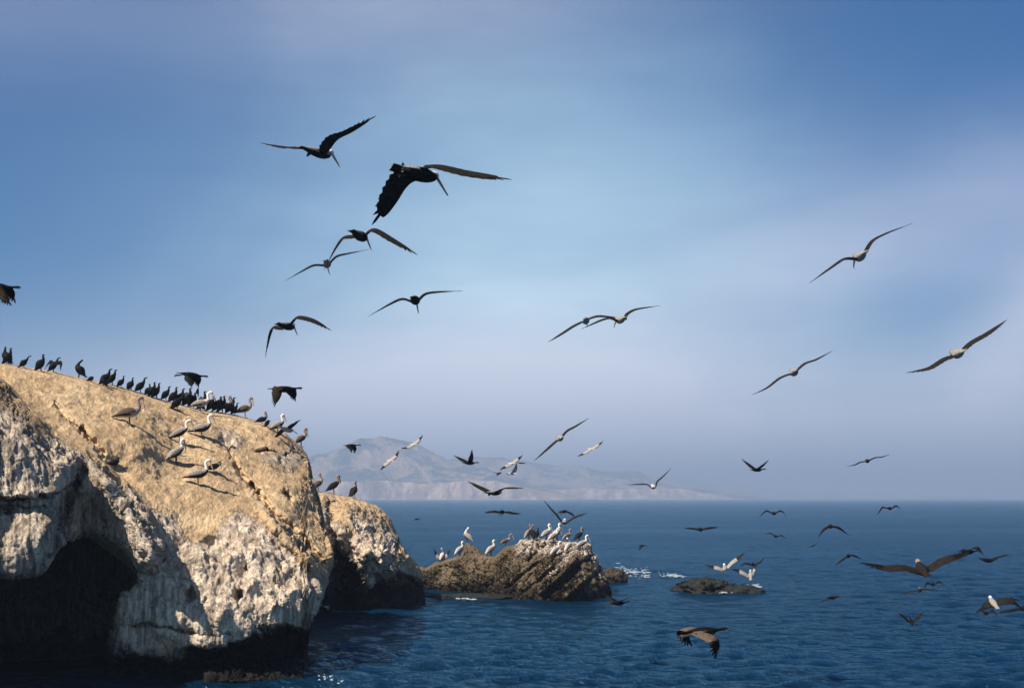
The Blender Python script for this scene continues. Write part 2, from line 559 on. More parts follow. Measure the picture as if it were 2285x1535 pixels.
def DM(X, Y):
    X0, Y0 = X, Y
    Yc = np.minimum(Y, 1760)
    d = baseM(X, Yc)
    # round off towards the right edge (turning away from the camera)
    redge = curve([(900, 640), (985, 665), (1020, 692), (1070, 700), (1110, 713), (1190, 731), (1245, 742), (1295, 733), (1362, 709), (1405, 685), (1500, 685)])(Y)
    e = np.clip((X - (redge - 10)) / 10, 0, 1)
    d = d + 0.8 * e ** 2.0
    # rounding over the crest
    c = np.clip((topM(X) + 13 - Y) / 13, 0, 1)
    d = d + 1.7 * c ** 2
    X, Y = warp(X0, Y0, 9.0, 0.025, 2.0)
    # gully right of the white rib, slot, joints
    d = d + 0.7 * np.exp(-(seg_dist(X, Y, [(470, 930), (500, 990), (540, 1060), (600, 1130), (650, 1180), (700, 1230), (735, 1262)]) / 6.0) ** 2) * smooth(930, 1060, Y)
    d = d - 0.9 * np.exp(-(seg_dist(X, Y, [(590, 1150), (621, 1182), (660, 1222), (700, 1262)]) / 9.0) ** 2)
    d = d + 1.5 * np.exp(-(seg_dist(X, Y, [(577, 1005), (592, 1002), (611, 1006)]) / 2.6) ** 2)
    d = d + 0.6 * np.exp(-(seg_dist(X, Y, [(629, 1017), (650, 1014), (668, 1017)]) / 1.6) ** 2)
    d = d + 0.8 * np.exp(-(seg_dist(X, Y, [(690, 1040), (697, 1090), (715, 1130), (722, 1180)]) / 3.0) ** 2)
    d = d + 0.9 * np.exp(-(seg_dist(X, Y, [(560, 1085), (575, 1105)]) / 7) ** 2)
    d = d + 0.8 * np.exp(-(seg_dist(X, Y, [(635, 1100), (650, 1112)]) / 6) ** 2)
    # gully on the soil slope beside the left lobe
    d = d + 0.4 * np.exp(-(seg_dist(X, Y, [(120, 900), (180, 960), (230, 1010)]) / 5.0) ** 2)
    d = d + 0.5 * np.exp(-(seg_dist(X, Y, [(180, 955), (195, 975), (210, 985)]) / 6.0) ** 2)
    # bosses and hollows of the white face
    for (hx, hy, r, a) in [(545, 1270, 20, .7), (470, 1215, 18, .5), (428, 1330, 12, 1.0), (530, 1325, 8, .9), (457, 1342, 6, .7), (560, 1300, 12, -.5), (655, 1290, 14, .5),
                           (620, 1345, 18, -.5), (500, 1370, 22, -.4), (690, 1240, 10, -.6), (440, 1250, 25, -.4), (620, 1265, 12, .5)]:
        d = d + a * np.exp(-((X - hx) ** 2 + (Y - hy) ** 2) / r ** 2)
    d = d + 0.45 * np.exp(-(seg_dist(X, Y, [(200, 1390), (300, 1396), (330, 1394), (400, 1405), (470, 1418), (510, 1414)]) / 2.4) ** 2)
    # undercut below the lip
    X, Y = warp(X0, Y0, 7.0, 0.05, 5.0)
    lp_ = lip(X)
    un = smooth(0, 22, Y - lp_) * smooth(400, 470, X)
    d = d + 6.5 * un * (1 - smooth(1468, 1505, Y)) - 1.0 * un * smooth(1480, 1520, Y)
    d = d + 2.2 * smooth(0, 30, Y - 1470) * (1 - smooth(400, 470, X))
    # cave behind the left lobe
    cx = smooth(0, 26, (curve([(1150, 318), (1270, 318), (1300, 322), (1320, 300), (1345, 278), (1400, 262), (1440, 250), (1760, 250)])(Y)) - X)
    cy = smooth(1120, 1150, Y)
    d = d + 8.5 * cx * cy - 1.6 * cx * smooth(1290, 1400, Y)
    return d


def soilM(X, Y):
    b = curve([(-260, 1120), (0, 1100), (280, 1090), (320, 1105), (345, 1128), (400, 1150), (440, 1215), (470, 1195), (500, 1160), (530, 1140), (560, 1150),
               (600, 1185), (640, 1215), (680, 1262), (700, 1290), (745, 1320)])(X)
    s = 0.5 + (b - Y) / 46.0
    s = np.clip(s, -0.25, 1.2)
    pale = np.exp(-((X - 520) / 40.0) ** 2 - ((Y - 985) / 32.0) ** 2) + np.exp(-((X - 600) / 60.0) ** 2 - ((Y - 1030) / 28.0) ** 2)
    pale += 0.8 * np.exp(-((X - 660) / 45.0) ** 2 - ((Y - 1020) / 45.0) ** 2) + 0.7 * np.exp(-(seg_dist(X, Y, [(330, 925), (430, 950), (520, 985)]) / 16.0) ** 2)
    s = s - 0.75 * pale
    for (hx, hy, r, a) in [(535, 1318, 14, .7), (700, 1235, 16, .6), (500, 1355, 10, .5), (395, 1265, 14, .6), (410, 1195, 12, .8), (365, 1240, 12, .7)]:
        s = s + a * np.exp(-((X - hx) ** 2 + ((Y - hy) / 1.4) ** 2) / r ** 2)
    return s


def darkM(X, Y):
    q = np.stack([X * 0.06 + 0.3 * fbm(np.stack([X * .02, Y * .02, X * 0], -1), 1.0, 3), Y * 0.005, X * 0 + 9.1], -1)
    k = 0.75 * smooth(0, 14, Y - lip(X)) * smooth(380, 430, X)  # shade of the undercut painted in below the lip
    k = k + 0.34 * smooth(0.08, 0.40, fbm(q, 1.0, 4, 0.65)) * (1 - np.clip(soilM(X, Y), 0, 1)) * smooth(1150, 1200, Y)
    return np.clip(k + 0.85 * smooth(0, 22, (curve([(1150, 318), (1270, 318), (1300, 318), (1320, 296), (1345, 275), (1400, 262), (1760, 250)])(Y)) - X) * smooth(1100, 1140, Y), 0, 0.9)  # cave shade painted into the rock colour


back = [(0.6, -0.10), (1.5, -0.45), (3, -1.3), (5, -2.8), (8, -5.5), (12, -12.5)]
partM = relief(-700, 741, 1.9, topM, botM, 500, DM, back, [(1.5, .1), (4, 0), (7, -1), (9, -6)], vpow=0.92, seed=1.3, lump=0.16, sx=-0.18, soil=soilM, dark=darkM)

# near lobe at the left, overhanging a cave; unseen left stretch added to keep the cave shaded
topN = curve([(-1100, 1150), (-600, 1010), (-300, 870), (-100, 812), (-20, 826), (0, 842), (25, 862), (60, 902), (95, 936), (130, 962), (165, 985), (200, 1006), (235, 1034), (270, 1062), (300, 1090),
              (325, 1125), (345, 1160), (358, 1190), (367, 1222), (369, 1244)])
botN = curve([(-1100, 1760), (-420, 1740), (-330, 1700), (-200, 1400), (-110, 1310), (0, 1288), (40, 1292), (75, 1288), (105, 1268), (130, 1236), (148, 1208), (165, 1197), (200, 1192), (235, 1195), (262, 1205), (285, 1225),
              (303, 1245), (315, 1262), (330, 1272), (345, 1272), (360, 1262), (369, 1250)])
baseN = tps([(-1100, 1150, 44), (-1100, 1300, 39), (-1100, 1700, 38), (-600, 1700, 38.5), (-300, 1700, 40), (-300, 870, 48), (-300, 1000, 42), (-300, 1280, 40.5), (0, 850, 49.2), (60, 905, 49.6), (130, 960, 49.8), (200, 1004, 49.9), (270, 1060, 49.8), (320, 1118, 49.2), (350, 1170, 48.5), (368, 1235, 47.6),
             (0, 930, 45.6), (60, 950, 46), (0, 1020, 44.3), (100, 1010, 45.6), (150, 1020, 46.6), (60, 1100, 44.2), (170, 1060, 46.4), (0, 1100, 43.6),
             (0, 1200, 42.4), (60, 1180, 42.6), (110, 1180, 43.0), (60, 1260, 42.6), (110, 1240, 43.4),
             (160, 1140, 46.4), (200, 1120, 47.2), (240, 1140, 47.3), (200, 1180, 47.6), (250, 1180, 47.6), (210, 1060, 47.2), (240, 1075, 47.1),
             (275, 1120, 47.3), (300, 1160, 46.9), (325, 1200, 46.5), (340, 1240, 46.3), (310, 1230, 46.7), (330, 1150, 47.7), (355, 1215, 47.0)])
ledge = curve([(-1100, 1100), (-300, 1100), (0, 1108), (30, 1110), (70, 1106), (110, 1104), (140, 1085), (165, 1070), (178, 1040), (182, 1025), (200, 1012)])


def DN(X, Y):
    d = baseN(X, Y)
    X0, Y0 = X, Y
    X, Y = warp(X0, Y0, 7.0, 0.03, 9.0)
    # slab above the ledge stands proud
    up = 1 - smooth(-1.5, 2.5, Y - ledge(X))
    wx = 1 - smooth(165, 190, X)
    d = d - 0.85 * up * wx * smooth(0, 60, Y - topN(X)) + 0.5 * np.exp(-((Y - ledge(X) - 4) / 3.5) ** 2) * wx
    # rounding at the bottom edge
    e = np.clip((16 - (botN(X0) - Y0)) / 16, 0, 1)
    d = d + 1.5 * e ** 2
    # valley between the left bulge and the rib
    d = d + 0.9 * np.exp(-(seg_dist(X, Y, [(178, 1050), (150, 1120), (128, 1180), (120, 1230)]) / 13.0) ** 2)
    d = d - 0.7 * np.exp(-(seg_dist(X, Y, [(190, 1012), (250, 1090), (300, 1170), (335, 1240)]) / 15.0) ** 2)
    d = d + 0.35 * np.exp(-(seg_dist(X, Y, [(0, 1130), (60, 1133), (100, 1128)]) / 3.0) ** 2)
    for (hx, hy, r, a) in [(15, 1142, 9, .6), (60, 970, 12, .3), (20, 960, 14, .3), (325, 1240, 7, .5)]:
        d = d + a * np.exp(-((X - hx) ** 2 + (Y - hy) ** 2) / r ** 2)
    return d


def soilN(X, Y):
    s = 1.1 - (Y - topN(X)) / (26 + 60 * np.clip(1 - X / 150.0, 0, 1))
    return np.clip(s, -0.3, 1.1)


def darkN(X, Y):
    # shade painted into the hollow and below the ledge, darker lower edge, dark runs
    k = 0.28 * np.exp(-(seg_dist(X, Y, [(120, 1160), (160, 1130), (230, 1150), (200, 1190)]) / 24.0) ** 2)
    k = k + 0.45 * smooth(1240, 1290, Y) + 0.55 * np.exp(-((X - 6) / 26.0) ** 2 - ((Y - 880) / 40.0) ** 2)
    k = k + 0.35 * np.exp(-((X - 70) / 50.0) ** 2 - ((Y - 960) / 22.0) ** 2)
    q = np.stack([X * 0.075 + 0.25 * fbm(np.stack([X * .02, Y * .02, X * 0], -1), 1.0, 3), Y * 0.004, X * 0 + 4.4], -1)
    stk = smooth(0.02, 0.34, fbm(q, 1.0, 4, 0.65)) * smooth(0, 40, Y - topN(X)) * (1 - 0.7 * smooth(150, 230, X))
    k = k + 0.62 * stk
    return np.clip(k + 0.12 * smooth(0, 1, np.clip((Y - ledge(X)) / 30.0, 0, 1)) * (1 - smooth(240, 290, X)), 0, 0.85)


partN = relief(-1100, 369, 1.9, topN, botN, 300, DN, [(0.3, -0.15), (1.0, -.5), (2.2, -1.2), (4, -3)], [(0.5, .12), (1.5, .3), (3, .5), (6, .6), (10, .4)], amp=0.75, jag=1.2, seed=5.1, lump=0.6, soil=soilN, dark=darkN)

# headland lobe further out
topB = curve([(560, 1080), (690, 1092), (712, 1096), (740, 1099), (770, 1106), (795, 1112), (820, 1119), (840, 1128), (858, 1142), (872, 1160), (882, 1180), (887, 1200),
              (896, 1214), (908, 1232), (922, 1248), (934, 1262), (942, 1285), (945, 1310)])
botB = curve([(560, 1500), (945, 1425)])
baseB = tps([(560, 1080, 82), (560, 1250, 76), (560, 1450, 72), (712, 1096, 83), (770, 1106, 83), (820, 1119, 84), (872, 1160, 85), (890, 1200, 84.5), (940, 1290, 83.5),
             (712, 1150, 78), (760, 1150, 79), (810, 1170, 79.5), (850, 1200, 80), (720, 1220, 76), (760, 1230, 77.5), (830, 1240, 77), (870, 1240, 78), (900, 1260, 79.5),
             (800, 1275, 77), (850, 1280, 77.5), (900, 1300, 79.5), (740, 1330, 76), (820, 1330, 77), (900, 1340, 79.5), (740, 1420, 74), (820, 1400, 76), (930, 1350, 80), (940, 1420, 80)])


def DB(X, Y):
    d = baseB(X, Y)
    X0, Y0 = X, Y
    c = np.clip((topB(X) + 12 - Y) / 12, 0, 1)
    d = d + 2.0 * c ** 2
    X, Y = warp(X0, Y0, 9.0, 0.04, 14.0)
    d = d + 1.6 * np.exp(-(seg_dist(X, Y, [(735, 1130), (740, 1180), (752, 1230), (790, 1300)]) / 11.0) ** 2)
    d = d + 2.5 * np.exp(-((X - 768) / 22.0) ** 2 - ((Y - 1290) / 60.0) ** 2)
    d = d - 1.2 * np.exp(-((X - 825) / 26.0) ** 2 - ((Y - 1235) / 18.0) ** 2)
    d = d + 1.8 * np.exp(-((X - 858) / 34.0) ** 2 - ((Y - 1308) / 22.0) ** 2)
    d = d + 1.6 * smooth(0, 18, Y - curve([(700, 1240), (790, 1255), (815, 1292), (830, 1300), (860, 1270), (900, 1275), (945, 1300)])(X))
    d = d + 0.8 * np.exp(-((X - 750) / 8.0) ** 2 - ((Y - 1222) / 8.0) ** 2)
    for (hx, hy, r, a) in [(835, 1190, 12, .5), (860, 1225, 12, -.8), (880, 1250, 8, .8), (850, 1255, 9, -.9), (905, 1245, 9, -.5), (800, 1140, 10, .3), (875, 1275, 8, -.7), (795, 1205, 12, -.5)]:
        d = d + a * np.exp(-((X - hx) ** 2 + (Y - hy) ** 2) / r ** 2)
    return d


def soilB(X, Y):
    s = 1.0 - (Y - topB(X)) / 60.0
    s = s + 0.8 * np.exp(-(seg_dist(X, Y, [(735, 1130), (780, 1190), (800, 1220)]) / 18.0) ** 2)
    s = s - 0.9 * np.exp(-((X - 735) / 14.0) ** 2 - ((Y - 1125) / 25.0) ** 2)
    return np.clip(s, -0.2, 1.1)


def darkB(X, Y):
    k = 0.8 * smooth(0, 16, Y - curve([(560, 1215), (700, 1220), (750, 1215), (790, 1240), (815, 1290), (830, 1305), (845, 1262), (860, 1285), (900, 1268), (945, 1290)])(X))  # shade of the cleft and recesses painted in, running into the dark foot
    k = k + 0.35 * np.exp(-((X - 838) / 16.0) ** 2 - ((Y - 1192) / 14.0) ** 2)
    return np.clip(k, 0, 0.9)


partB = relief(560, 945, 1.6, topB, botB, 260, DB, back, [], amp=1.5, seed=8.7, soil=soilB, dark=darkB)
cliff, cV, cF = merge([partM, partN, partB], 'sea_cliff', M_cliff)
tag(cliff, 'sunlit tan and guano-white sandstone cliff with birds on its slope and a dark cave below', 'cliff')

# ------------------------------------------------------------------ rock islet and small rocks
topI = curve([(925, 1272), (935, 1262), (948, 1267), (960, 1262), (975, 1254), (990, 1249), (1003, 1246), (1018, 1241), (1028, 1238), (1036, 1226), (1040, 1211), (1046, 1209), (1053, 1217),
              (1068, 1225), (1080, 1236), (1095, 1239), (1108, 1240), (1118, 1228), (1128, 1219), (1145, 1216), (1157, 1211), (1160, 1203), (1175, 1203), (1200, 1202),
              (1235, 1203), (1255, 1207), (1285, 1206), (1300, 1208), (1315, 1213), (1322, 1228), (1332, 1240), (1336, 1255), (1344, 1265), (1350, 1285), (1358, 1305), (1366, 1322)])
botI = curve([(925, 1372), (1366, 1372)])
baseI = tps([(925, 1265, 96), (925, 1340, 94), (1000, 1250, 95), (1000, 1300, 93), (1000, 1370, 93), (1045, 1212, 94), (1045, 1270, 92), (1100, 1240, 92), (1100, 1300, 90), (1100, 1370, 90),
             (1160, 1204, 91), (1160, 1250, 88), (1160, 1320, 86), (1230, 1203, 91), (1230, 1250, 87), (1230, 1320, 84.5), (1300, 1209, 91), (1300, 1260, 87), (1300, 1320, 85),
             (1345, 1265, 91), (1350, 1320, 88), (1366, 1322, 91), (1200, 1370, 84.5), (1300, 1370, 85), (1366, 1370, 90)])


def DI(X, Y):
    d = baseI(X, Y)
    c = np.clip((topI(X) + 9 - Y) / 9, 0, 1)
    d = d + 1.6 * c ** 2
    # tilted beds running up to the right
    for (a0, a1, wd, am) in [((1215, 1330), (1290, 1262), 7, 1.7), ((1290, 1262), (1322, 1240), 5, 1.2), ((1290, 1318), (1345, 1262), 5, 1.3),
                             ((1130, 1310), (1200, 1255), 3.5, .8), ((1165, 1325), (1235, 1268), 4, .9), ((1180, 1250), (1215, 1215), 4, .8),
                             ((1235, 1300), (1280, 1250), 5, -.9), ((1262, 1330), (1330, 1275), 6, -.9)]:
        d = d + am * np.exp(-(seg_dist(X, Y, [a0, a1]) / wd) ** 2)
    for xx in (1168, 1180, 1191, 1206, 1218):
        d = d + 0.5 * np.exp(-(seg_dist(X, Y, [(xx, 1207), (xx - 8, 1240)]) / 2.0) ** 2)
    rough = fbm(np.stack([(X + Y) * 0.03, (X - Y) * 0.11, X * 0], -1), 1.0, 4, 0.6, True)
    return d + 0.55 * rough


def soilI(X, Y):
    # pale guano cap on the high right part, brown elsewhere
    pale = smooth(0, 1, np.clip(1.15 - (Y - topI(X)) / 55.0, 0, 1)) * smooth(1135, 1165, X)
    pale = pale + 0.8 * np.exp(-(seg_dist(X, Y, [(1225, 1280), (1262, 1250)]) / 8.0) ** 2) + 0.7 * np.exp(-((X - 1298) / 12.0) ** 2 - ((Y - 1285) / 18.0) ** 2)
    return np.clip(1.1 - 1.3 * pale, -0.3, 1.1)


def darkI(X, Y):
    k = 0.6 * np.exp(-(seg_dist(X, Y, [(1225, 1325), (1295, 1265), (1310, 1250)]) / 9.0) ** 2)  # shade under the tilted ledge painted along its groove
    return np.clip(k, 0, .9)


partI = relief(925, 1366, 1.3, topI, botI, 230, DI, [(0.5, -.1), (1.2, -.5), (2.5, -1.4), (4.5, -4.5)], [], amp=1.3, sx=-0.08, jag=4.0, seed=15.2, soil=soilI, dark=darkI)
isle, iV, iF = merge([partI], 'rock_islet', M_isle)
tag(isle, 'craggy brown rock islet with a white guano cap crowded with pelicans', 'rock')


def boulder(name, mat, center, rad, seed, label, cat='rock', group=None, soilv=0.9, darkv=0.3, rough=0.35):
    bm = bmesh.new()
    bmesh.ops.create_icosphere(bm, subdivisions=5, radius=1.0)
    V = np.array([v.co[:] for v in bm.verts])
    Fc = np.array([[v.index for v in f.verts] for f in bm.faces])
    bm.free()
    n = fbm(V, 1.6, 5, 0.6, True, off=seed) * rough + fbm(V, 5.0, 3, 0.6, off=seed + 4) * rough * 0.5
    V = V * (1 + n)[:, None] * np.array(rad) + np.array(center)
    o = mesh_obj(name, V, Fc, mat, attrs={'soil': np.full(len(V), soilv), 'dark': np.full(len(V), darkv)})
    return tag(o, label, cat, group)


def weed_mat():
    m, t, b = mat_new('weed_covered_rock')
    g = t.new('ShaderNodeNewGeometry').outputs['Position']
    n = t.noise(g, 1.2, 5, 0.6)
    n2 = t.noise(g, 6.0, 5, 0.7)
    c = t.mix(t.step(n, 0.42, 0.6), (0.007, 0.006, 0.004), (0.003, 0.009, 0.005))
    c = t.mix(t.step(n2, 0.62, 0.72), c, (0.028, 0.026, 0.014))
    t.put(b.inputs['Base Color'], c)
    b.inputs['Roughness'].default_value = 0.55
    t.put(b.inputs['Normal'], t.bump(n2, 1.0, 0.15))
    return m


M_weed = weed_mat()
p = P(1366, 1284, 104)
boulder('sea_rock', M_isle, (p[0], 104, 0.1), (1.0, 1.6, 0.75), 3.3, 'low brown rock showing just beyond the right end of the islet', darkv=0.75)
p = P(1580, 1300, 93)
boulder('sea_rock', M_weed, (p[0], 93.5, -0.05), (1.75, 2.2, 0.72), 6.1, 'weedy dark rock hump awash right of the islet, brown and mossy', rough=0.5)
p = P(1645, 1300, 92)
boulder('sea_rock', M_weed, (p[0] + 0.1, 92.3, -0.25), (1.5, 1.7, 0.58), 9.4, 'low green rock shelf with waves breaking over its right side', rough=0.45)
p = P(1045, 1328, 87)
boulder('sea_rock', M_weed, (p[0], 87, -0.05), (3.2, 0.8, 0.28), 12.4, 'flat black reef ledge in the shaded channel before the islet', rough=0.3)

# ------------------------------------------------------------------ foam
def foam_mat():
    m, t, b = mat_new('sea_foam')
    b.inputs['Base Color'].default_value = (0.34, 0.40, 0.46, 1)
    b.inputs['Roughness'].default_value = 0.7
    return m


M_foam = foam_mat()


def foam(x0, y0, x1, y1, wpx, n, seed, label):
    """broken threads and flecks of foam lying on the water"""
    rs = np.random.RandomState(seed)
    V, Fc = [], []
    for k in range(n):
        s = rs.rand()
        px, py = x0 + (x1 - x0) * s, y0 + (y1 - y0) * s + rs.normal() * wpx * 0.5
        D = CAM_H / (math.tan(math.atan((py - 1110) / F)))
        q = P(px, py, D)
        L, W = (0.03 + 0.26 * rs.rand() ** 3) * (D / 95) ** 2, (0.05 + 0.20 * rs.rand()) * (D / 95) ** 2
        m = 9
        b0 = len(V)
        zt = 0.08 + 0.04 * rs.rand()
        for j in range(m):
            a = 2 * math.pi * j / m
            r = 0.6 + 0.6 * rs.rand()
            V.append((q[0] + L * r * math.cos(a), q[1] + W * r * math.sin(a), zt * 0.6))
        V.append((q[0], q[1], zt))
        for j in range(m):
            Fc.append((b0 + j, b0 + (j + 1) % m, b0 + m))
    o = mesh_obj('sea_foam', V, [tuple(f) for f in Fc], M_foam)
    tag(o, label, 'foam', kind='stuff')


foam(1375, 1270, 1450, 1278, 10, 120, 1, 'thin white foam streaming off the rock beyond the islet')
foam(1605, 1318, 1695, 1305, 5, 220, 2, 'white wave edge breaking along the green rock shelf')
foam(1470, 1279, 1525, 1284, 4, 50, 3, 'faint foam left of the weedy rock hump')
foam(1018, 1333, 1062, 1333, 3, 30, 4, 'small white foam patch in the channel before the islet')
foam(712, 1503, 765, 1512, 8, 20, 5, 'small swirl of foam in the dark water near the cliff foot')


# ------------------------------------------------------------------ far hills
def hill_mat():
    m, t, b = mat_new('coastal_hill')
    geo = t.new('ShaderNodeNewGeometry')
    g = geo.outputs['Position']
    sp = t.new('ShaderNodeSeparateXYZ')
    t.l.new(g, sp.inputs[0])
    nrm = t.new('ShaderNodeSeparateXYZ')
    t.l.new(geo.outputs['Normal'], nrm.inputs[0])
    n = t.noise(g, 0.006, 6, 0.62, 0.3)
    n2 = t.noise(g, 0.03, 6, 0.7)
    n3 = t.noise(t.scale(g, (1, 1, 0.3)), 0.025, 5, 0.65)
    scrub = t.step(t.math('ADD', n, t.math('MULTIPLY', t.math('SUBTRACT', n2, 0.5), 0.6)), 0.44, 0.56)
    c = t.mix(scrub, (0.42, 0.31, 0.20), (0.045, 0.060, 0.040))
    bare = t.math('MULTIPLY', t.step(nrm.outputs['Z'], 0.72, 0.86, 1.0, 0.0), t.step(sp.outputs['Z'], 72, 98, 1.0, 0.0))
    rockc = t.mix(t.step(n3, 0.42, 0.62), (0.38, 0.26, 0.17), (0.85, 0.62, 0.46))
    c = t.mix(bare, c, rockc)
    track = t.new('ShaderNodeAttribute', attribute_name='track').outputs['Fac']
    c = t.mix(track, c, (0.50, 0.38, 0.28))
    t.put(b.inputs['Base Color'], c)
    b.inputs['Roughness'].default_value = 0.95
    t.put(b.inputs['Normal'], t.bump(n2, 1.0, 28.0))
    return m


M_hill = hill_mat()


def hills(name, D0, depth, sil, xs0, xs1, bluff, label, seed, tracks=(), nx=520, ny=150):
    """terrain rising from the shore at distance D0; sil = crest (bearing px, elevation px)"""
    px = np.linspace(xs0, xs1, nx)
    crest_px = curve(sil)(px)
    v = np.linspace(0, 1, ny)
    X = (px[:, None] - 1142.5) / F * (D0 + depth * v[None] * 0.0) * (1 + 0.0 * v[None])
    PX = np.repeat(px[:, None], ny, 1)
    hc = (1110 - crest_px) / F * (D0 + 0.7 * depth)
    q = np.stack([X * 1.0, np.repeat(D0 + depth * v[None], nx, 0), 0 * X], -1)
    shore = 90 * fbm(q * np.array([1, 0, 0]), 0.003, 4, 0.5, off=seed)
    Yw = D0 + shore + depth * v[None]
    bl = np.minimum(bluff * (1 + 0.35 * fbm(q * np.array([1, 0, 0]), 0.005, 3, off=seed + 2)), np.maximum(hc, 0)[:, None] * 0.7)
    prof = np.where(v < 0.7, smooth(0.03, 0.74, v), 1 - smooth(0.7, 1.0, v) * 1.0)[None]
    rise = np.maximum(hc[:, None] - bl, 0) * prof
    gul = fbm(np.stack([X, Yw * 0.35, 0 * X], -1), 0.005, 5, 0.55, True, off=seed)
    H = bl * smooth(0.0, 0.035, v)[None] * (1 - smooth(.8, 1, v))[None] + rise
    H = H + np.minimum(H * 0.40, 38) * gul * smooth(0.02, 0.2, v)[None] * (1 - 0.75 * np.exp(-((v - 0.7) / 0.1) ** 2))[None]
    H[:, 0] = -10
    H[:, -1] = -10
    Xw = X * (Yw / D0)
    V = np.stack([Xw, Yw, H], -1)
    PYp = 1110 - F * (H - CAM_H) / Yw
    tr = np.zeros_like(H)
    for poly, wd in tracks:
        tr = np.maximum(tr, np.exp(-(seg_dist(PX, PYp, poly) / wd) ** 2))
    o = mesh_obj(name, V.reshape(-1, 3), grid_faces(nx, ny)[:, ::-1], M_hill, attrs={'track': tr.ravel()})
    tag(o, label, kind='structure')
    return o


hills('hills', 4400, 1100,
      [(300, 1060), (560, 1045), (680, 1030), (720, 1008), (760, 994), (800, 980), (850, 974), (900, 980), (940, 994), (980, 1014), (1010, 1030), (1050, 1044),
       (1090, 1052), (1140, 1066), (1200, 1084), (1260, 1098), (1310, 1112), (1400, 1130)], 300, 1340, 57,
      'hazy coastal hill with pale bluffs and dirt tracks', 2.2,
      tracks=[([(815, 1008), (830, 1020), (850, 1030), (862, 1038), (900, 1036), (872, 1012)], 5), ([(898, 1022), (925, 1030), (945, 1052), (962, 1078)], 4.5), ([(808, 1036), (835, 1048), (870, 1052)], 2)])
hills('hills', 5700, 1200,
      [(900, 1060), (960, 1040), (1010, 1020), (1060, 1014), (1120, 1020), (1180, 1028), (1260, 1036), (1330, 1042), (1400, 1050), (1460, 1060), (1520, 1078), (1570, 1090), (1650, 1100), (1750, 1112)], 880, 1740, 48,
      'second hazier hill range falling to a long low point', 7.7,
      tracks=[([(1290, 1045), (1312, 1065)], 3)])
hills('hills', 8600, 2300,
      [(1300, 1080), (1400, 1060), (1500, 1062), (1600, 1076), (1700, 1088), (1800, 1095), (1950, 1100), (2100, 1104), (2250, 1107), (2500, 1110)], 1280, 2480, 26,
      'faintest low hills nearly lost in the haze', 11.7, ny=80)

# thin white surf line along the far shore
V, Fc = [], []
rs = np.random.RandomState(5)
for k in range(80):
    px = rs.uniform(790, 1780)
    D = 4300 if px < 1180 else (5560 if px < 1560 else 8350)
    xw = (px - 1142.5) / F * D
    L = rs.uniform(3, 12) * D / 2400
    b0 = len(V)
    hgt = rs.uniform(0.3, 1.5) * D / 2400
    V += [(xw - L, D, 0.1), (xw + L, D, 0.1), (xw + L * .6, D + 14, hgt), (xw - L * .6, D + 14, hgt)]
    Fc.append((b0, b0 + 1, b0 + 2, b0 + 3))
tag(mesh_obj('sea_foam', V, Fc, M_foam), 'distant white surf along the foot of the hazy bluffs', 'foam', kind='stuff')

# ------------------------------------------------------------------ haze
hm = bpy.data.materials.new('haze')
hm.use_nodes = True
h_ = NT(hm.node_tree)
h_.n.clear()
ho = h_.new('ShaderNodeOutputMaterial')
pv = h_.new('ShaderNodeVolumePrincipled')
pv.inputs['Color'].default_value = (0.48, 0.60, 0.82, 1)
pv.inputs['Density'].default_value = 0.00034
pv.inputs['Anisotropy'].default_value = 0.1
h_.l.new(pv.outputs[0], ho.inputs['Volume'])
hill_top = max(v.co.z for ob in col.objects if ob.name.startswith('hills') for v in ob.data.vertices)
print('hill top', hill_top)
hx, hy0, hy1, hz0, hz1 = 13000, -800, 15000, -14, hill_top + 6
hv = [(-hx, hy0, hz0), (hx, hy0, hz0), (hx, hy1, hz0), (-hx, hy1, hz0), (-hx, hy0, hz1), (hx, hy0, hz1), (hx, hy1, hz1), (-hx, hy1, hz1)]
hf = [(0, 3, 2, 1), (4, 5, 6, 7), (0, 1, 5, 4), (1, 2, 6, 5), (2, 3, 7, 6), (3, 0, 4, 7)]
tag(mesh_obj('haze', hv, hf, hm, smooth_=False), 'pale marine haze', kind='stuff')


# ------------------------------------------------------------------ bird materials
def feather_mat(name, c, c2, scale=22.0, rough=0.75, spec=0.25):
    m, t, b = mat_new(name)
    g = t.new('ShaderNodeTexCoord').outputs['Object']
    n = t.noise(g, scale, 4, 0.65)
    t.put(b.inputs['Base Color'], t.mix(t.step(n, 0.38, 0.62), c, c2))
    b.inputs['Roughness'].default_value = rough
    b.inputs['Specular IOR Level'].default_value = spec
    t.put(b.inputs['Normal'], t.bump(n, 0.6, 0.02))
    return m


F_black = feather_mat('black_feathers', (0.0025, 0.0024, 0.0023), (0.006, 0.0055, 0.005), rough=0.6, spec=0.12)
F_sheen = feather_mat('brown_black_feathers', (0.010, 0.007, 0.005), (0.04, 0.026, 0.016), 30, spec=0.06)
F_brown = feather_mat('dark_brown_feathers', (0.010, 0.008, 0.007), (0.026, 0.021, 0.017), spec=0.06)
F_silver = feather_mat('silver_brown_feathers', (0.20, 0.175, 0.155), (0.40, 0.36, 0.33), 26)
F_pale = feather_mat('pale_grey_feathers', (0.44, 0.40, 0.37), (0.64, 0.59, 0.55), 26)
F_tawny = feather_mat('tawny_brown_feathers', (0.065, 0.045, 0.034), (0.13, 0.095, 0.07), 26)
F_white = feather_mat('white_neck_feathers', (0.78, 0.74, 0.66), (0.84, 0.81, 0.74), 14)
F_crown = feather_mat('cream_crown_feathers', (0.80, 0.73, 0.52), (0.84, 0.78, 0.62), 14)
F_neckb = feather_mat('brown_neck_feathers', (0.20, 0.14, 0.11), (0.36, 0.28, 0.24), 18)
F_bill = feather_mat('horn_bill', (0.42, 0.30, 0.24), (0.52, 0.36, 0.28), 9, 0.45)
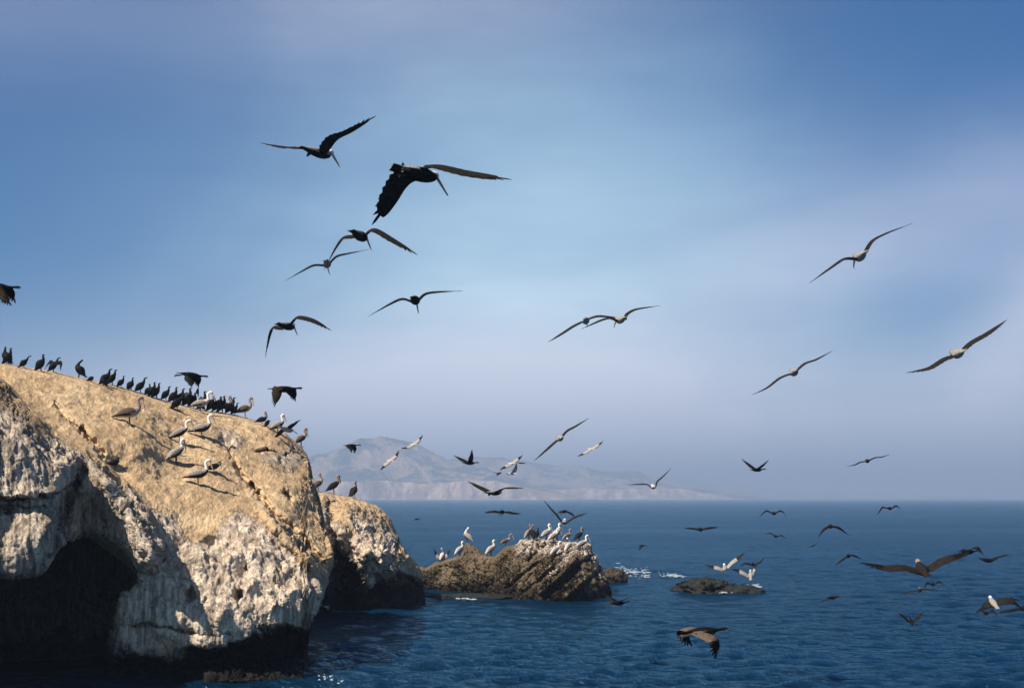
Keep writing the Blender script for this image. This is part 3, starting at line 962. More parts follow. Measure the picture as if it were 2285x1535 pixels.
F_dbill = feather_mat('dark_bill', (0.07, 0.055, 0.05), (0.11, 0.085, 0.075), 9, 0.45)
F_leg = feather_mat('dark_leg', (0.045, 0.042, 0.040), (0.08, 0.075, 0.07), 9, 0.5)
F_gull = feather_mat('white_gull_feathers', (0.42, 0.39, 0.36), (0.52, 0.49, 0.46), 20)
F_gullw = feather_mat('light_grey_gull_feathers', (0.30, 0.27, 0.25), (0.42, 0.39, 0.36), 20)
MATS = [F_black, F_sheen, F_brown, F_silver, F_pale, F_tawny, F_white, F_crown, F_neckb, F_bill, F_dbill, F_leg, F_gull, F_gullw]
MI = {n: i for i, n in enumerate(['black', 'sheen', 'brown', 'silver', 'pale', 'tawny', 'white', 'crown', 'neckb', 'bill', 'dbill', 'leg', 'gull', 'gullw'])}


class Body:
    def __init__(self):
        self.v, self.f, self.m = [], [], []

    def add(self, vs):
        b = len(self.v)
        self.v += [Vector(q) for q in vs]
        return b

    def face(self, ids, mat):
        self.f.append(tuple(ids))
        self.m.append(MI[mat])

    def build(self, name, origin, parent):
        used = sorted(set(self.m))
        remap = {k: i for i, k in enumerate(used)}
        return mesh_obj(name, [v - origin for v in self.v], self.f, [MATS[k] for k in used], parent, [remap[k] for k in self.m])


def cat(pts, n):
    """resampled smooth curve through rows of numbers"""
    pts = np.array(pts, float)
    k = len(pts)
    t = np.linspace(0, k - 1, n)
    i = np.clip(t.astype(int), 0, k - 2)
    f = (t - i)[:, None]
    g = lambda j: pts[np.clip(j, 0, k - 1)]
    p0, p1, p2, p3 = g(i - 1), g(i), g(i + 1), g(i + 2)
    return 0.5 * ((2 * p1) + (p2 - p0) * f + (2 * p0 - 5 * p1 + 4 * p2 - p3) * f ** 2 + (3 * p1 - p0 - 3 * p2 + p3) * f ** 3)


def loft(B, O, f, r, u, st, n, nseg, matfn, holes=None, cap=True):
    """continuous body: stations (forward, up, half width, half height); returns ring vertex ids"""
    S = cat(st, n)
    S[:, 2:] = np.maximum(S[:, 2:], 0.004)
    rings = []
    for i in range(n):
        a = S[max(i - 1, 0)]
        b = S[min(i + 1, n - 1)]
        tx, tz = b[0] - a[0], b[1] - a[1]
        L = math.hypot(tx, tz) or 1
        tx, tz = tx / L, tz / L
        nx, nz = -tz, tx                       # in-plane normal (up side when heading forward)
        c = O + f * S[i, 0] + u * S[i, 1]
        up = f * nx + u * nz
        ring = []
        for j in range(nseg):
            an = (j + 0.5) / nseg * 2 * math.pi
            ring.append(c + r * (math.cos(an) * S[i, 2]) + up * (math.sin(an) * S[i, 3]))
        b0 = B.add(ring)
        rings.append([b0 + j for j in range(nseg)])
    for i in range(n - 1):
        for j in range(nseg):
            j2 = (j + 1) % nseg
            if holes and (i, j) in holes:
                continue
            an = math.sin((j + 1) / nseg * 2 * math.pi)
            B.face((rings[i][j], rings[i][j2], rings[i + 1][j2], rings[i + 1][j]), matfn(i / (n - 1), an))
    if cap:
        B.face(rings[0], matfn(0, 0))
        B.face(rings[-1][::-1], matfn(1, 0))
    return rings


def wing(B, path, cdir, u, chord, n, top, under, attach=None, seed=0, thick=0.055, feather=0.10, tipcol=None, fingers=5):
    """feathered wing along a world path; attach = (upper ids, lower ids) of the opening left in the body"""
    rs = random.Random(seed)
    C = cat([p[:] for p in path], n)
    C = [Vector(c) for c in C]
    acc = [0]
    for a, b in zip(C[:-1], C[1:]):
        acc.append(acc[-1] + (b - a).length)
    tot = acc[-1] or 1
    prevU = prevL = None
    for i in range(n):
        s = acc[i] / tot
        sp = (C[min(i + 1, n - 1)] - C[max(i - 1, 0)]).normalized()
        cd = cdir(s)
        cd = (cd - sp * cd.dot(sp) * 0.75).normalized()
        nn = sp.cross(cd)
        if nn.length < 1e-4:
            nn = u.copy()
        nn.normalize()
        if nn.dot(u) < 0:
            nn = -nn
        ch = float(np.interp(s, [q[0] for q in chord], [q[1] for q in chord]))
        te = ch * (0.65 + (feather * (0.5 + 0.5 * rs.random()) if i % 2 else 0))
        le = -0.35 * ch
        th = thick * ch * (1.6 - s)
        camb = 0.06 * ch
        U, Lw = [], []
        for q, tq, cq in ((0, 0.25, -0.6), (0.28, 1.0, 0.7), (0.62, 0.6, 0.6), (1.0, 0.08, -0.7)):
            base = C[i] + cd * (le + (te - le) * q) + nn * (camb * cq)
            U.append(base + nn * th * tq)
            Lw.append(base - nn * th * tq * 0.6)
        bu = B.add(U + Lw)
        cu, cl = [bu, bu + 1, bu + 2, bu + 3], [bu + 4, bu + 5, bu + 6, bu + 7]
        tt = tipcol if (tipcol and s > 0.72) else top
        uu = tipcol if (tipcol and s > 0.78) else under
        pu, pl = (attach if prevU is None else (prevU, prevL))
        if pu is not None:
            for k in range(3):
                B.face((pu[k], pu[k + 1], cu[k + 1], cu[k]), tt)
                B.face((pl[k + 1], pl[k], cl[k], cl[k + 1]), uu)
            B.face((pl[0], pu[0], cu[0], cl[0]), tt)
            B.face((pu[3], pl[3], cl[3], cu[3]), uu)
        else:
            B.face(cu + cl[::-1], tt)
        prevU, prevL = cu, cl
    B.face(prevU + prevL[::-1], tipcol or top)
    # separate primaries at the hand
    sp = (C[-1] - C[-3]).normalized()
    for k in range(fingers):
        s = 1 - 0.055 * k
        i = min(n - 1, int(s * (n - 1)))
        cd = cdir(1.0)
        cd = (cd - sp * cd.dot(sp)).normalized()
        ch = float(np.interp(s, [q[0] for q in chord], [q[1] for q in chord]))
        base = C[i] + cd * (ch * 0.25)
        d = (sp * (1.0 - 0.22 * k) + cd * (0.12 + 0.26 * k)).normalized()
        L = chord[1][1] * (0.62 - 0.05 * k)
        wdt = 0.075 * chord[1][1]
        side = d.cross(sp.cross(cd)).normalized() * wdt
        nn = sp.cross(cd).normalized() * 0.004
        b0 = B.add([base - side - nn, base + side - nn, base + d * L * .6 + side * .9 - nn, base + d * L - nn, base + d * L * .6 - side * .9 - nn,
                    base - side + nn, base + side + nn, base + d * L * .6 + side * .9 + nn, base + d * L + nn, base + d * L * .6 - side * .9 + nn])
        B.face((b0, b0 + 1, b0 + 2, b0 + 3, b0 + 4), tipcol or under)
        B.face((b0 + 9, b0 + 8, b0 + 7, b0 + 6, b0 + 5), tipcol or top)
        for a in range(5):
            c2 = (a + 1) % 5
            B.face((b0 + a, b0 + 5 + a, b0 + 5 + c2, b0 + c2), tipcol or top)


def bill_mesh(B, base, tip, u, r0, r1, mat, pouch=0.0):
    d = (tip - base)
    L = d.length
    d.normalize()
    side = d.cross(u).normalized()
    up = side.cross(d).normalized()
    prev = None
    N = 7
    for i in range(N):
        s = i / (N - 1)
        rr = r0 + (r1 - r0) * s
        c = base + d * L * s
        if i == N - 1:
            c = c - up * rr * 1.2
        low = rr * (1 + pouch * math.sin(math.pi * min(1, s * 1.15)))
        ring = [c + side * rr * 0.9, c + side * rr * 0.5 + up * rr * .8, c - side * rr * 0.5 + up * rr * .8, c - side * rr * 0.9, c - side * rr * .4 - up * low, c + side * rr * .4 - up * low]
        b0 = B.add(ring)
        if prev is not None:
            for j in range(6):
                j2 = (j + 1) % 6
                B.face((prev + j, prev + j2, b0 + j2, b0 + j), mat)
        else:
            B.face([b0 + j for j in range(6)], mat)
        prev = b0
    B.face([prev + 5 - j for j in range(6)], mat)


# appearance of the kinds: body top, body belly, neck, crown, wing top, wing underside, wing tips, bill
LOOK = {
    'pelican': dict(top='silver', belly='brown', neck='white', crown='crown', wt='silver', wu='brown', tip='brown', bill='bill'),
    'darkpelican': dict(top='brown', belly='brown', neck='neckb', crown='neckb', wt='brown', wu='brown', tip='black', bill='dbill'),
    'youngpelican': dict(top='silver', belly='silver', neck='neckb', crown='neckb', wt='tawny', wu='brown', tip='brown', bill='bill'),
    'palepelican': dict(top='pale', belly='silver', neck='white', crown='crown', wt='silver', wu='pale', tip='brown', bill='bill'),
    'greypelican': dict(top='silver', belly='brown', neck='white', crown='white', wt='brown', wu='brown', tip='black', bill='bill'),
    'cormorant': dict(top='black', belly='black', neck='black', crown='black', wt='black', wu='black', tip='black', bill='dbill'),
    'gull': dict(top='gull', belly='gull', neck='gull', crown='gull', wt='gullw', wu='gullw', tip='brown', bill='bill'),
}
CH_P = [(0, .30), (.15, .32), (.45, .31), (.6, .28), (.8, .22), (.93, .15), (1, .07)]
CH_B = [(0, .30), (.15, .33), (.45, .34), (.6, .34), (.8, .30), (.93, .24), (1, .14)]
CH_C = [(0, .17), (.2, .19), (.45, .20), (.62, .17), (.82, .12), (.94, .07), (1, .03)]
CH_G = [(0, .15), (.2, .16), (.45, .15), (.62, .12), (.82, .08), (.94, .05), (1, .02)]
count = {'bird': 0}


def fly(kind, x, y, scale, az, L, R, label, pitch=0.0, tw=0.25, bill=None, look=None, cw=1.0, body=1.0, dz=0.0, feet=False, wt=None, wu=None, group=None, neckup=0.0, blunt=False, chL=None):
    """flying bird: place (bearing pixel), size on the photo (px per metre), heading azimuth (0 = away, 90 = right), wing lines"""
    base = 'pelican' if 'pelican' in kind else kind
    lk = dict(LOOK[look or kind])
    if wt:
        lk['wt'] = wt
    if wu:
        lk['wu'] = wu
    D = F / scale + dz
    O = Vp(x, y, D)
    a = math.radians(az)
    pt = math.radians(pitch)
    f = Vector((math.sin(a) * math.cos(pt), math.cos(a) * math.cos(pt), math.sin(pt)))

    def W(q):
        d = q[2] if len(q) > 2 else 0.0
        return Vp(q[0], q[1], D + d)
    away = math.cos(a)
    if abs(away) < 0.5:
        r = Vector((f.y, -f.x, 0)).normalized()
        # image-left / image-right lists are near (toward camera) and far here: near first
        side = 1 if f.x > 0 else -1
        near, far = [W((*q[:2], -(0.12 + 0.22 * i) if len(q) < 3 else q[2])) for i, q in enumerate(L)], [W((*q[:2], (0.12 + 0.22 * i) if len(q) < 3 else q[2])) for i, q in enumerate(R)]
        wr, wl = (near, far) if side > 0 else (far, near)
    else:
        lw, rw = [W(q) for q in L], [W(q) for q in R]
        span = rw[0] - lw[0]
        if away < 0:
            wr, wl = lw, rw
            span = -span
        else:
            wr, wl = rw, lw
        r = (span - f * span.dot(f)).normalized()
        if r.length < 0.5:
            r = Vector((f.y, -f.x, 0)).normalized()
    u = r.cross(f).normalized()
    B = Body()
    if base == 'pelican':
        st = [(-.60, .00, .07, .008), (-.50, .00, .075, .018), (-.38, .0, .06, .045), (-.2, -.005, .095, .08), (0, -.01, .12, .105), (.16, -.005, .108, .105), (.28, .01, .08, .09), (.34, .05, .06, .075), (.38, .085, .052, .058), (.42, .085, .05, .052), (.47, .075, .03, .035)]
        n, ch = 26, (CH_B if blunt else CH_P)
        i0 = 9
        billL, b0, b1 = .38, .030, .013
    elif base == 'cormorant':
        nu = neckup
        st = [(-.44, .0, .055, .008), (-.34, .0, .045, .015), (-.24, .0, .05, .045), (-.1, -.005, .085, .08), (.04, -.005, .09, .085), (.14, .0, .07, .07), (.21, .01, .038, .04), (.28, .02 + nu * .3, .024, .026), (.35, .03 + nu * .7, .022, .024), (.41, .035 + nu, .028, .028), (.46, .03 + nu, .018, .018)]
        n, ch = 26, CH_C
        i0 = 9
        billL, b0, b1 = .075, .012, .004
    else:
        st = [(-.28, .0, .045, .006), (-.2, .0, .035, .012), (-.13, .0, .035, .035), (-.03, -.005, .06, .06), (.07, .0, .06, .06), (.13, .01, .045, .05), (.17, .025, .034, .036), (.21, .03, .032, .032), (.235, .025, .015, .016)]
        n, ch = 20, CH_G
        i0 = 7
        billL, b0, b1 = .05, .009, .004
    st = [(s0 * body, s1 * body, s2 * body, s3 * body) for s0, s1, s2, s3 in st]
    nseg = 12
    holes = set()
    for i in range(i0, i0 + 3):
        holes |= {(i, nseg - 1), (i, 5)}

    def mf(s, an):
        if base == 'gull':
            return lk['top']
        if s > 0.80:
            return lk['crown'] if an > 0.2 and s > .85 else lk['neck']
        if s > 0.70:
            return lk['neck'] if base == 'pelican' else lk['top']
        return lk['top'] if an > -0.15 else lk['belly']
    rings = loft(B, O, f, r, u, st, n, nseg, mf, holes)
    ch = [(q, c * cw) for q, c in ch]
    big = scale >= 55
    nw = 22 if big else 13
    for w_, jt, jb, sgn in ((wr, 0, nseg - 1, 1), (wl, 5, 6, -1)):
        up_ids = [rings[i0 + 3 - k][jt] for k in range(4)]
        lo_ids = [rings[i0 + 3 - k][jb] for k in range(4)]
        cdir = lambda s, f=f, u=u: (-f - u * tw * (0.6 + 0.8 * s)).normalized()
        if chL is not None and sgn < 0:
            cdir = lambda s: Vector(chL).normalized()
        root = O + r * sgn * 0.13 * (1 if base == 'pelican' else .65) + f * 0.03
        pts = [root + (w_[0] - root) * 0.35] + list(w_) if (w_[0] - root).length > 0.12 else [root] + list(w_[1:])
        wing(B, pts, cdir, u, ch, nw, lk['wt'], lk['wu'], (up_ids, lo_ids), seed=int(x) + sgn, feather=0.14 if big else 0.06, tipcol=lk['tip'], fingers=5 if big else 3)
    name = base
    root_e = bpy.data.objects.new(name, None)
    col.objects.link(root_e)
    root_e.location = O
    root_e.empty_display_size = 0.1
    tag(root_e, label, base, group or {'pelican': 'pelicans flying', 'cormorant': 'cormorants flying', 'gull': 'gulls flying'}[base])
    if feet:
        for sg in (-1, 1):
            p0 = O + f * (-.28 * body) + r * (.05 * sg) - u * .05
            p1 = p0 - f * .2 - u * .03
            bill_mesh(B, p0, p1, u, .014, .028, 'leg')
    B.build('body', O, root_e)
    Bb = Body()
    hs = st[-2]
    hb = O + f * hs[0] + u * hs[1]
    if bill is not None:
        v = W(bill) - hb
        tip = hb + v.normalized() * billL
        q = v + f * 0.0
        # give the missing length to the depth direction
        px_len = math.hypot(v.x, v.z)
        if px_len < billL:
            v2 = Vector((v.x, 0, v.z)) + Vector((0, 1 if away >= 0 else -1, 0)) * math.sqrt(max(0, billL ** 2 - px_len ** 2))
            tip = hb + v2
    else:
        tip = hb + (f * 0.97 - u * (0.35 if base == 'pelican' else 0.08)).normalized() * billL
    bill_mesh(Bb, hb, tip, u, b0, b1, lk['bill'], pouch=0.35 if base == 'pelican' else 0)
    Bb.build('bill', O, root_e)
    count['bird'] += 1
    return root_e


# ------------------------------------------------------------------ standing birds
rockV = np.concatenate([cV, iV])
rockF = np.concatenate([cF, iF + len(cV)])
bvh = BVHTree.FromPolygons([tuple(v) for v in rockV.tolist()], rockF.tolist(), epsilon=0.0)
CAM = Vector((0, 0, CAM_H))


def ground(x, y):
    """point of the rock where a bird's feet stand"""
    for k in range(0, 26):
        d = (Vp(x, y + k, 60) - CAM).normalized()
        hit, nrm, idx, dist = bvh.ray_cast(CAM, d)
        if hit is not None and dist < 120 and hit.z > 0.2:
            return hit, k
    return None, 0


def stand(kind, hx, hy, fx, fy, label, az=None, tilt=0.5, bill='down', look=None, neck=1.0, spread=None, group=None, size=None, head_back=0.0):
    """standing bird: head and feet places, tilt 0 = level body .. 1 = upright"""
    base = 'pelican' if 'pelican' in kind else kind
    lk = LOOK[look or kind]
    G, k = ground(fx, fy)
    if G is None:
        print('NO GROUND', label)
        return
    D = G.y
    fyp = fy + k
    ppm = F / D
    Hgt = max((fyp - hy) / ppm, 0.2)                 # height of the head above the feet
    dxm = (hx - fx) / ppm
    if az is None:
        az = 80 if dxm >= 0 else -80
    rs = random.Random(int(fx * 7 + fy))
    az = az + rs.uniform(-8, 8)
    a = math.radians(az)
    f = Vector((math.sin(a), math.cos(a), 0))
    r = Vector((f.y, -f.x, 0))
    u = Vector((0, 0, 1))
    O = G + Vector((0, 0, 0.0))
    H0 = {'pelican': 1.0, 'cormorant': 0.72, 'gull': 0.42}[base]
    sz = size or min(max(Hgt / H0, 0.66), 1.15)
    H = Hgt if Hgt < 1.25 * H0 else H0
    sx = math.sin(a)
    hfx = dxm / sx if abs(sx) > 0.45 else 0.12 * sz
    hfx = max(min(hfx, 0.45 * sz), -0.12 * sz)
    B = Body()
    t = tilt

    def lerp(p, q):
        return [p[i] + (q[i] - p[i]) * t for i in range(4)]
    if base == 'pelican':
        lo = [(-.62, .30, .05, .010), (-.50, .33, .07, .035), (-.34, .38, .11, .09), (-.14, .42, .145, .14), (.06, .44, .15, .155), (.20, .48, .11, .13)]
        hi = [(-.36, .06, .05, .012), (-.30, .13, .07, .04), (-.21, .24, .115, .095), (-.09, .38, .15, .14), (.02, .50, .15, .14), (.09, .60, .11, .115)]
        st = [tuple(v * sz for v in lerp(p, q)) for p, q in zip(lo, hi)]
        nb = st[-1]
        hd = (hfx, H - 0.045 * sz)
        gx, gz = hd[0] - nb[0], hd[1] - nb[1]
        st += [(nb[0] + gx * .30 + .055 * sz, nb[1] + gz * .22, .062 * sz, .075 * sz), (nb[0] + gx * .35 + .035 * sz, nb[1] + gz * .50, .047 * sz, .054 * sz),
               (nb[0] + gx * .55 - .025 * sz, nb[1] + gz * .80, .044 * sz, .048 * sz), (hd[0] - .02 * sz, hd[1] + .01 * sz, .052 * sz, .052 * sz), (hd[0] + .045 * sz, hd[1] - .008 * sz, .048 * sz, .046 * sz), (hd[0] + .085 * sz, hd[1] - .035 * sz, .024 * sz, .025 * sz)]
        leg_top = (-.02, .36)
        billL, b0, b1 = .44 * sz, .036 * sz, .015 * sz
        bd = {'down': (0.35, -0.94), 'fwd': (0.93, -0.36), 'tucked': (0.20, -0.98)}[bill]
    elif base == 'cormorant':
        lo = [(-.38, .12, .045, .010), (-.28, .16, .045, .02), (-.18, .21, .075, .06), (-.06, .27, .10, .095), (.06, .32, .095, .095), (.13, .38, .065, .07)]
        hi = [(-.24, -.01, .04, .012), (-.19, .06, .045, .022), (-.13, .16, .075, .06), (-.06, .28, .10, .09), (.01, .39, .085, .08), (.045, .46, .05, .055)]
        st = [tuple(v * sz for v in lerp(p, q)) for p, q in zip(lo, hi)]
        nb = st[-1]
        hd = (hfx, H - 0.03 * sz)
        gx, gz = hd[0] - nb[0], hd[1] - nb[1]
        st += [(nb[0] + gx * .25 + .02 * sz, nb[1] + gz * .3, .034 * sz, .038 * sz), (nb[0] + gx * .4 + .012 * sz, nb[1] + gz * .6, .025 * sz, .028 * sz),
               (nb[0] + gx * .7 - .015 * sz, nb[1] + gz * .88, .025 * sz, .028 * sz), (hd[0], hd[1], .028 * sz, .028 * sz), (hd[0] + .04 * sz, hd[1] + .002 * sz, .020 * sz, .018 * sz)]
        leg_top = (-.01, .2)
        billL, b0, b1 = .085 * sz, .012 * sz, .005 * sz
        bd = (0.97, 0.18)
    else:
        st = [(-.30, .14, .02, .008), (-.2, .16, .035, .03), (-.08, .18, .065, .06), (.04, .21, .065, .065), (.10, .25, .045, .05), (.12, .31, .035, .035), (.15, .36, .034, .034), (.19, .355, .018, .018)]
        st = [tuple(v * sz for v in s_) for s_ in st]
        leg_top = (0, .14)
        billL, b0, b1 = .05 * sz, .009 * sz, .004 * sz
        bd = (0.97, -0.2)
    fat = 1.18 if base == 'pelican' else 1.85
    st = [(q[0], q[1], q[2] * fat, q[3] * (1 + (fat - 1) * .8)) if i_ < len(st) - 3 else (q[0], q[1], q[2] * 1.15, q[3] * 1.15) for i_, q in enumerate(st)]

    def mf(s, an):
        if base == 'gull':
            return 'brown'
        if base == 'cormorant':
            return 'black'
        if s > 0.86:
            return lk['crown']
        if s > 0.52:
            return lk['neck'] if s > 0.56 or an < 0.3 else lk['top']
        return lk['top'] if an > -0.2 else lk['belly']
    loft(B, O, f, r, u, st, 30, 12, mf)
    # folded or spread wings grown over the flanks
    if base != 'gull' or True:
        sS = [s_ for s_ in st[:6]]
        for sg in (-1, 1):
            if spread:
                continue
            wst = []
            for i_, q in enumerate(sS):
                k_ = [0.25, .5, .8, .95, .85, .35][i_] if i_ < 6 else .3
                wst.append((q[0] - (0.03 if i_ == 0 else 0) * sz, q[1] + q[3] * 0.18, q[2] * 0.42 * k_ + .006, q[3] * 0.92 * k_ + .01))
            off = r * sg * (sS[3][2] * 0.66)
            wtop, wlow = (lk['wt'], lk['tip'] if base == 'pelican' else 'black') if base != 'gull' else ('brown', 'brown')
            loft(B, O + off, f, r, u, wst, 14, 8, lambda s, an: (wlow if (s < 0.22 or an < -0.55) else wtop))
    if spread:
        (lp, rp) = spread
        ch = [(q, c * sz) for q, c in (CH_P if base == 'pelican' else CH_C)]
        s4 = st[4]
        for sg, pts in ((-1, lp), (1, rp)):
            W_ = [O + f * s4[0] + u * s4[1] + r * sg * s4[2] * .5] + [Vp(px_, py_, D + dz_) for px_, py_, dz_ in pts]
            cd = lambda s, f=f, u=u: (-f * 0.35 - u).normalized()
            wing(B, W_, cd, -f, ch, 14, lk['wt'], lk['wu'], (None, None), seed=sg + 3, feather=.12, tipcol=lk['tip'], fingers=4)
    # legs and webbed feet
    lt = (leg_top[0] * sz, leg_top[1] * sz)
    for sg in (-1, 1):
        y0 = r * (.055 * sg * sz)
        top_ = O + f * lt[0] + u * lt[1] + y0
        bot_ = O + f * (lt[0] + .03 * sz) + y0 - u * 0.01
        hit, nrm, idx, dist = bvh.ray_cast(bot_ + u * 0.5, -u, 1.2)
        if hit is not None and abs(hit.z - O.z) < 0.30:
            bot_.z = hit.z - 0.005
        rad = .016 * sz if base == 'pelican' else .013 * sz
        bill_mesh(B, top_, bot_, f, rad * 1.6, rad, 'leg')
        toe = Vector(bot_) + u * 0.012
        w2 = .05 * sz
        b_ = B.add([toe - f * .03 * sz, toe + f * .10 * sz + r * w2, toe + f * .12 * sz, toe + f * .10 * sz - r * w2,
                    toe - f * .03 * sz - u * .015, toe + f * .10 * sz + r * w2 - u * .015, toe + f * .12 * sz - u * .015, toe + f * .10 * sz - r * w2 - u * .015])
        B.face((b_, b_ + 1, b_ + 2, b_ + 3), 'leg')
        B.face((b_ + 7, b_ + 6, b_ + 5, b_ + 4), 'leg')
        for q in range(4):
            q2 = (q + 1) % 4
            B.face((b_ + q, b_ + 4 + q, b_ + 4 + q2, b_ + q2), 'leg')
    name = base
    e = bpy.data.objects.new(name, None)
    col.objects.link(e)
    e.location = O
    e.empty_display_size = 0.1
    tag(e, label, base, group)
    B.build('body', O, e)
    Bb = Body()
    h_ = st[-2]
    hb = O + f * (h_[0] + .01 * sz) + u * h_[1]
    tip = hb + (f * bd[0] + u * bd[1]).normalized() * billL
    bill_mesh(Bb, hb, tip, u if abs(bd[1]) < 0.9 else f, b0, b1, lk['bill'] if base != 'gull' else 'dbill', pouch=0.4 if base == 'pelican' else 0)
    Bb.build('bill', O, e)
    count['bird'] += 1
    return e


# ------------------------------------------------------------------ flying birds (bearings read from the photograph)
fly('pelican', 710, 340, 108, 34, [(690, 333), (665, 331), (639, 330), (602, 323)], [(720, 332), (745, 310), (780, 293), (822, 270)],
    'highest pelican in the sky, one wing raised and the other held level', tw=.15, bill=(751, 359), wt='brown', wu='brown')
fly('pelican', 935, 388, 150, 40, [(914, 392, -.1), (892, 412, -.2), (872, 445, -.3), (850, 482, -.35)], [(952, 379), (985, 374), (1045, 386), (1111, 395, .1)],
    'largest dark pelican flying overhead with its broad left wing swept down', tw=.45, bill=(995, 419), look='pelican', wt='brown', wu='brown', cw=1.0, feet=True, blunt=True, chL=(-.62, -.74, .22))
fly('palepelican', 803, 525, 110, 12, [(790, 519), (767, 532), (750, 553), (733, 584)], [(814, 515), (838, 514), (878, 535), (915, 557)],
    'pelican with both wings arched down, just above the one it overlaps', tw=.45, bill=(821, 545), look='pelican', wt='brown', wu='brown')
fly('youngpelican', 729, 588, 82, -4, [(719, 588), (699, 593), (673, 606), (650, 619)], [(737, 580), (753, 572), (778, 566), (807, 560)],
    'smaller pelican gliding just beneath the wingtip of an arched-winged pelican', tw=.1, bill=(729, 606), wt='brown')
fly('pelican', 640, 727, 82, 20, [(629, 725), (611, 731), (602, 748), (595, 782)], [(649, 717), (666, 708), (697, 713), (727, 729)],
    'pelican with deeply drooped wings above the two flying black cormorants', tw=.5, bill=(655, 741), wt='brown', wu='brown')
fly('darkpelican', 926, 669, 92, 2, [(916, 666), (896, 668), (870, 679), (838, 697)], [(935, 661), (951, 656), (977, 652), (1015, 650)],
    'dark pelican gliding alone in mid sky, bill hanging straight down', tw=.08, bill=(930, 691))
fly('palepelican', 1307, 715, 72, 4, [(1297, 718), (1278, 729), (1257, 742), (1234, 756)], [(1317, 709), (1333, 706), (1350, 706), (1374, 708)],
    'left one of two pelicans overlapping wingtips over the open sky', tw=.28, bill=(1314, 722), look='youngpelican', wu='brown', wt='brown')
fly('youngpelican', 1385, 713, 76, -10, [(1376, 711), (1362, 711), (1341, 715), (1310, 728)], [(1392, 707), (1399, 701), (1418, 691), (1458, 684)],
    'right one of two pelicans overlapping wingtips over the open sky', tw=.12, bill=(1373, 725), wt='brown')
fly('palepelican', 1920, 571, 100, 2, [(1910, 571), (1884, 579), (1854, 598), (1821, 621)], [(1929, 559), (1945, 540), (1975, 523), (2017, 506)],
    'highest pelican on the right side, bill pointing down, wings in a long tilt', tw=.08, bill=(1921, 588), look='youngpelican', wu='brown', wt='brown')
fly('palepelican', 1772, 830, 80, 6, [(1762, 833), (1739, 845), (1712, 865), (1691, 875)], [(1779, 823), (1796, 812), (1820, 803), (1844, 790)],
    'smaller banking pelican below and between the two larger tilted pelicans at right', tw=.1, look='youngpelican', wu='brown', wt='brown')
fly('palepelican', 2138, 788, 100, 4, [(2128, 791), (2103, 803), (2072, 821), (2040, 828)], [(2148, 778), (2166, 765), (2198, 746), (2230, 724)],
    'pelican banking near the right edge of the sky with thick dark wings', tw=.22, wu='brown', wt='brown', cw=1.0, look='youngpelican')
fly('cormorant', 635, 868, 86, 72, [(624, 869, -.1), (620, 884, -.2), (616, 899, -.3)], [(651, 868, .1), (656, 878, .2), (659, 887, .3)],
    'black cormorant flying over the cliff edge with brown-lit right wing down', tw=.05, bill=(673, 878), wt='sheen', cw=1.25)
fly('cormorant', 428, 837, 78, 70, [(424, 844, -.1), (428, 852, -.2), (429, 859, -.3)], [(440, 840, .1), (443, 848, .2), (444, 857, .3)],
    'black cormorant flying low over the cormorants crowded on the ridge', tw=.05, bill=(462, 853), cw=1.25, pitch=-8, feet=True)
fly('cormorant', -8, 640, 112, 74, [(-4, 648, -.1), (8, 660, -.3), (20, 673, -.4)], [(14, 642, .1), (24, 652, .2), (31, 664, .3)],
    'dark cormorant entering at the left edge of the sky', tw=.05, bill=(53, 651), wt='sheen', cw=1.3, pitch=-4)
fly('cormorant', 785, 994, 46, 66, [(779, 994, -.1), (784, 1000, -.2), (785, 1006, -.3)], [(789, 992, .1), (792, 1000, .2), (793, 1006, .3)],
    'small black cormorant, wings down, before the top of the hazy hill', tw=.1, cw=1.3)
fly('gull', 870, 1028, 40, -60, [(866, 1032, -.1), (858, 1038, -.3), (851, 1045, -.4)], [(875, 1026, .1), (882, 1018, .2), (887, 1009, .3)],
    'white gull crossing in front of the dirt track on the hazy hill', tw=.6, cw=1.5)
fly('gull', 922, 992, 38, -60, [(917, 995, -.1), (909, 998, -.3), (900, 999, -.4)], [(926, 990, .1), (933, 983, .2), (940, 974, .3)],
    'white gull level with the crest of the hazy hill', tw=.6, cw=1.5)
fly('gull', 1141, 1034, 40, -60, [(1137, 1036, -.1), (1129, 1040, -.3), (1119, 1045, -.4)], [(1146, 1031, .1), (1154, 1025, .2), (1162, 1018, .3)],
    'white gull above and behind another gull with dark wingtips', tw=.6, cw=1.5)
fly('gull', 1143, 1056, 40, -60, [(1139, 1059, -.1), (1134, 1058, -.3), (1131, 1057, -.4)], [(1147, 1052, .1), (1150, 1044, .2), (1151, 1037, .3)],
    'white gull with one wing straight up, beneath another white gull', tw=.6, cw=1.4)
fly('gull', 1318, 1002, 36, -60, [(1313, 1005, -.1), (1303, 1011, -.3), (1292, 1016, -.4)], [(1324, 999, .1), (1334, 993, .2), (1343, 986, .3)],
    'faint white gull gliding right of the slanting pale pelican', tw=.5, cw=1.3)
fly('cormorant', 1112, 1056, 20, -100, [(1112, 1057), (1109, 1060)], [(1114, 1055), (1117, 1053)], 'tiny brown bird just left of the white gull pair', cw=1.2, look='cormorant', wt='sheen')
fly('cormorant', 1162, 1033, 20, 80, [(1162, 1033), (1159, 1034)], [(1164, 1033), (1170, 1033)], 'tiny brown bird touching the right wing of a white gull', cw=1.2, look='cormorant', wt='sheen')
fly('palepelican', 1250, 977, 64, -4, [(1243, 981), (1231, 993), (1216, 1006), (1200, 1020)], [(1255, 970), (1266, 961), (1282, 952), (1303, 939)],
    'pale pelican banking steeply above the hazy horizon, wings along one slant', tw=.12, look='youngpelican', wt='brown', wu='brown')
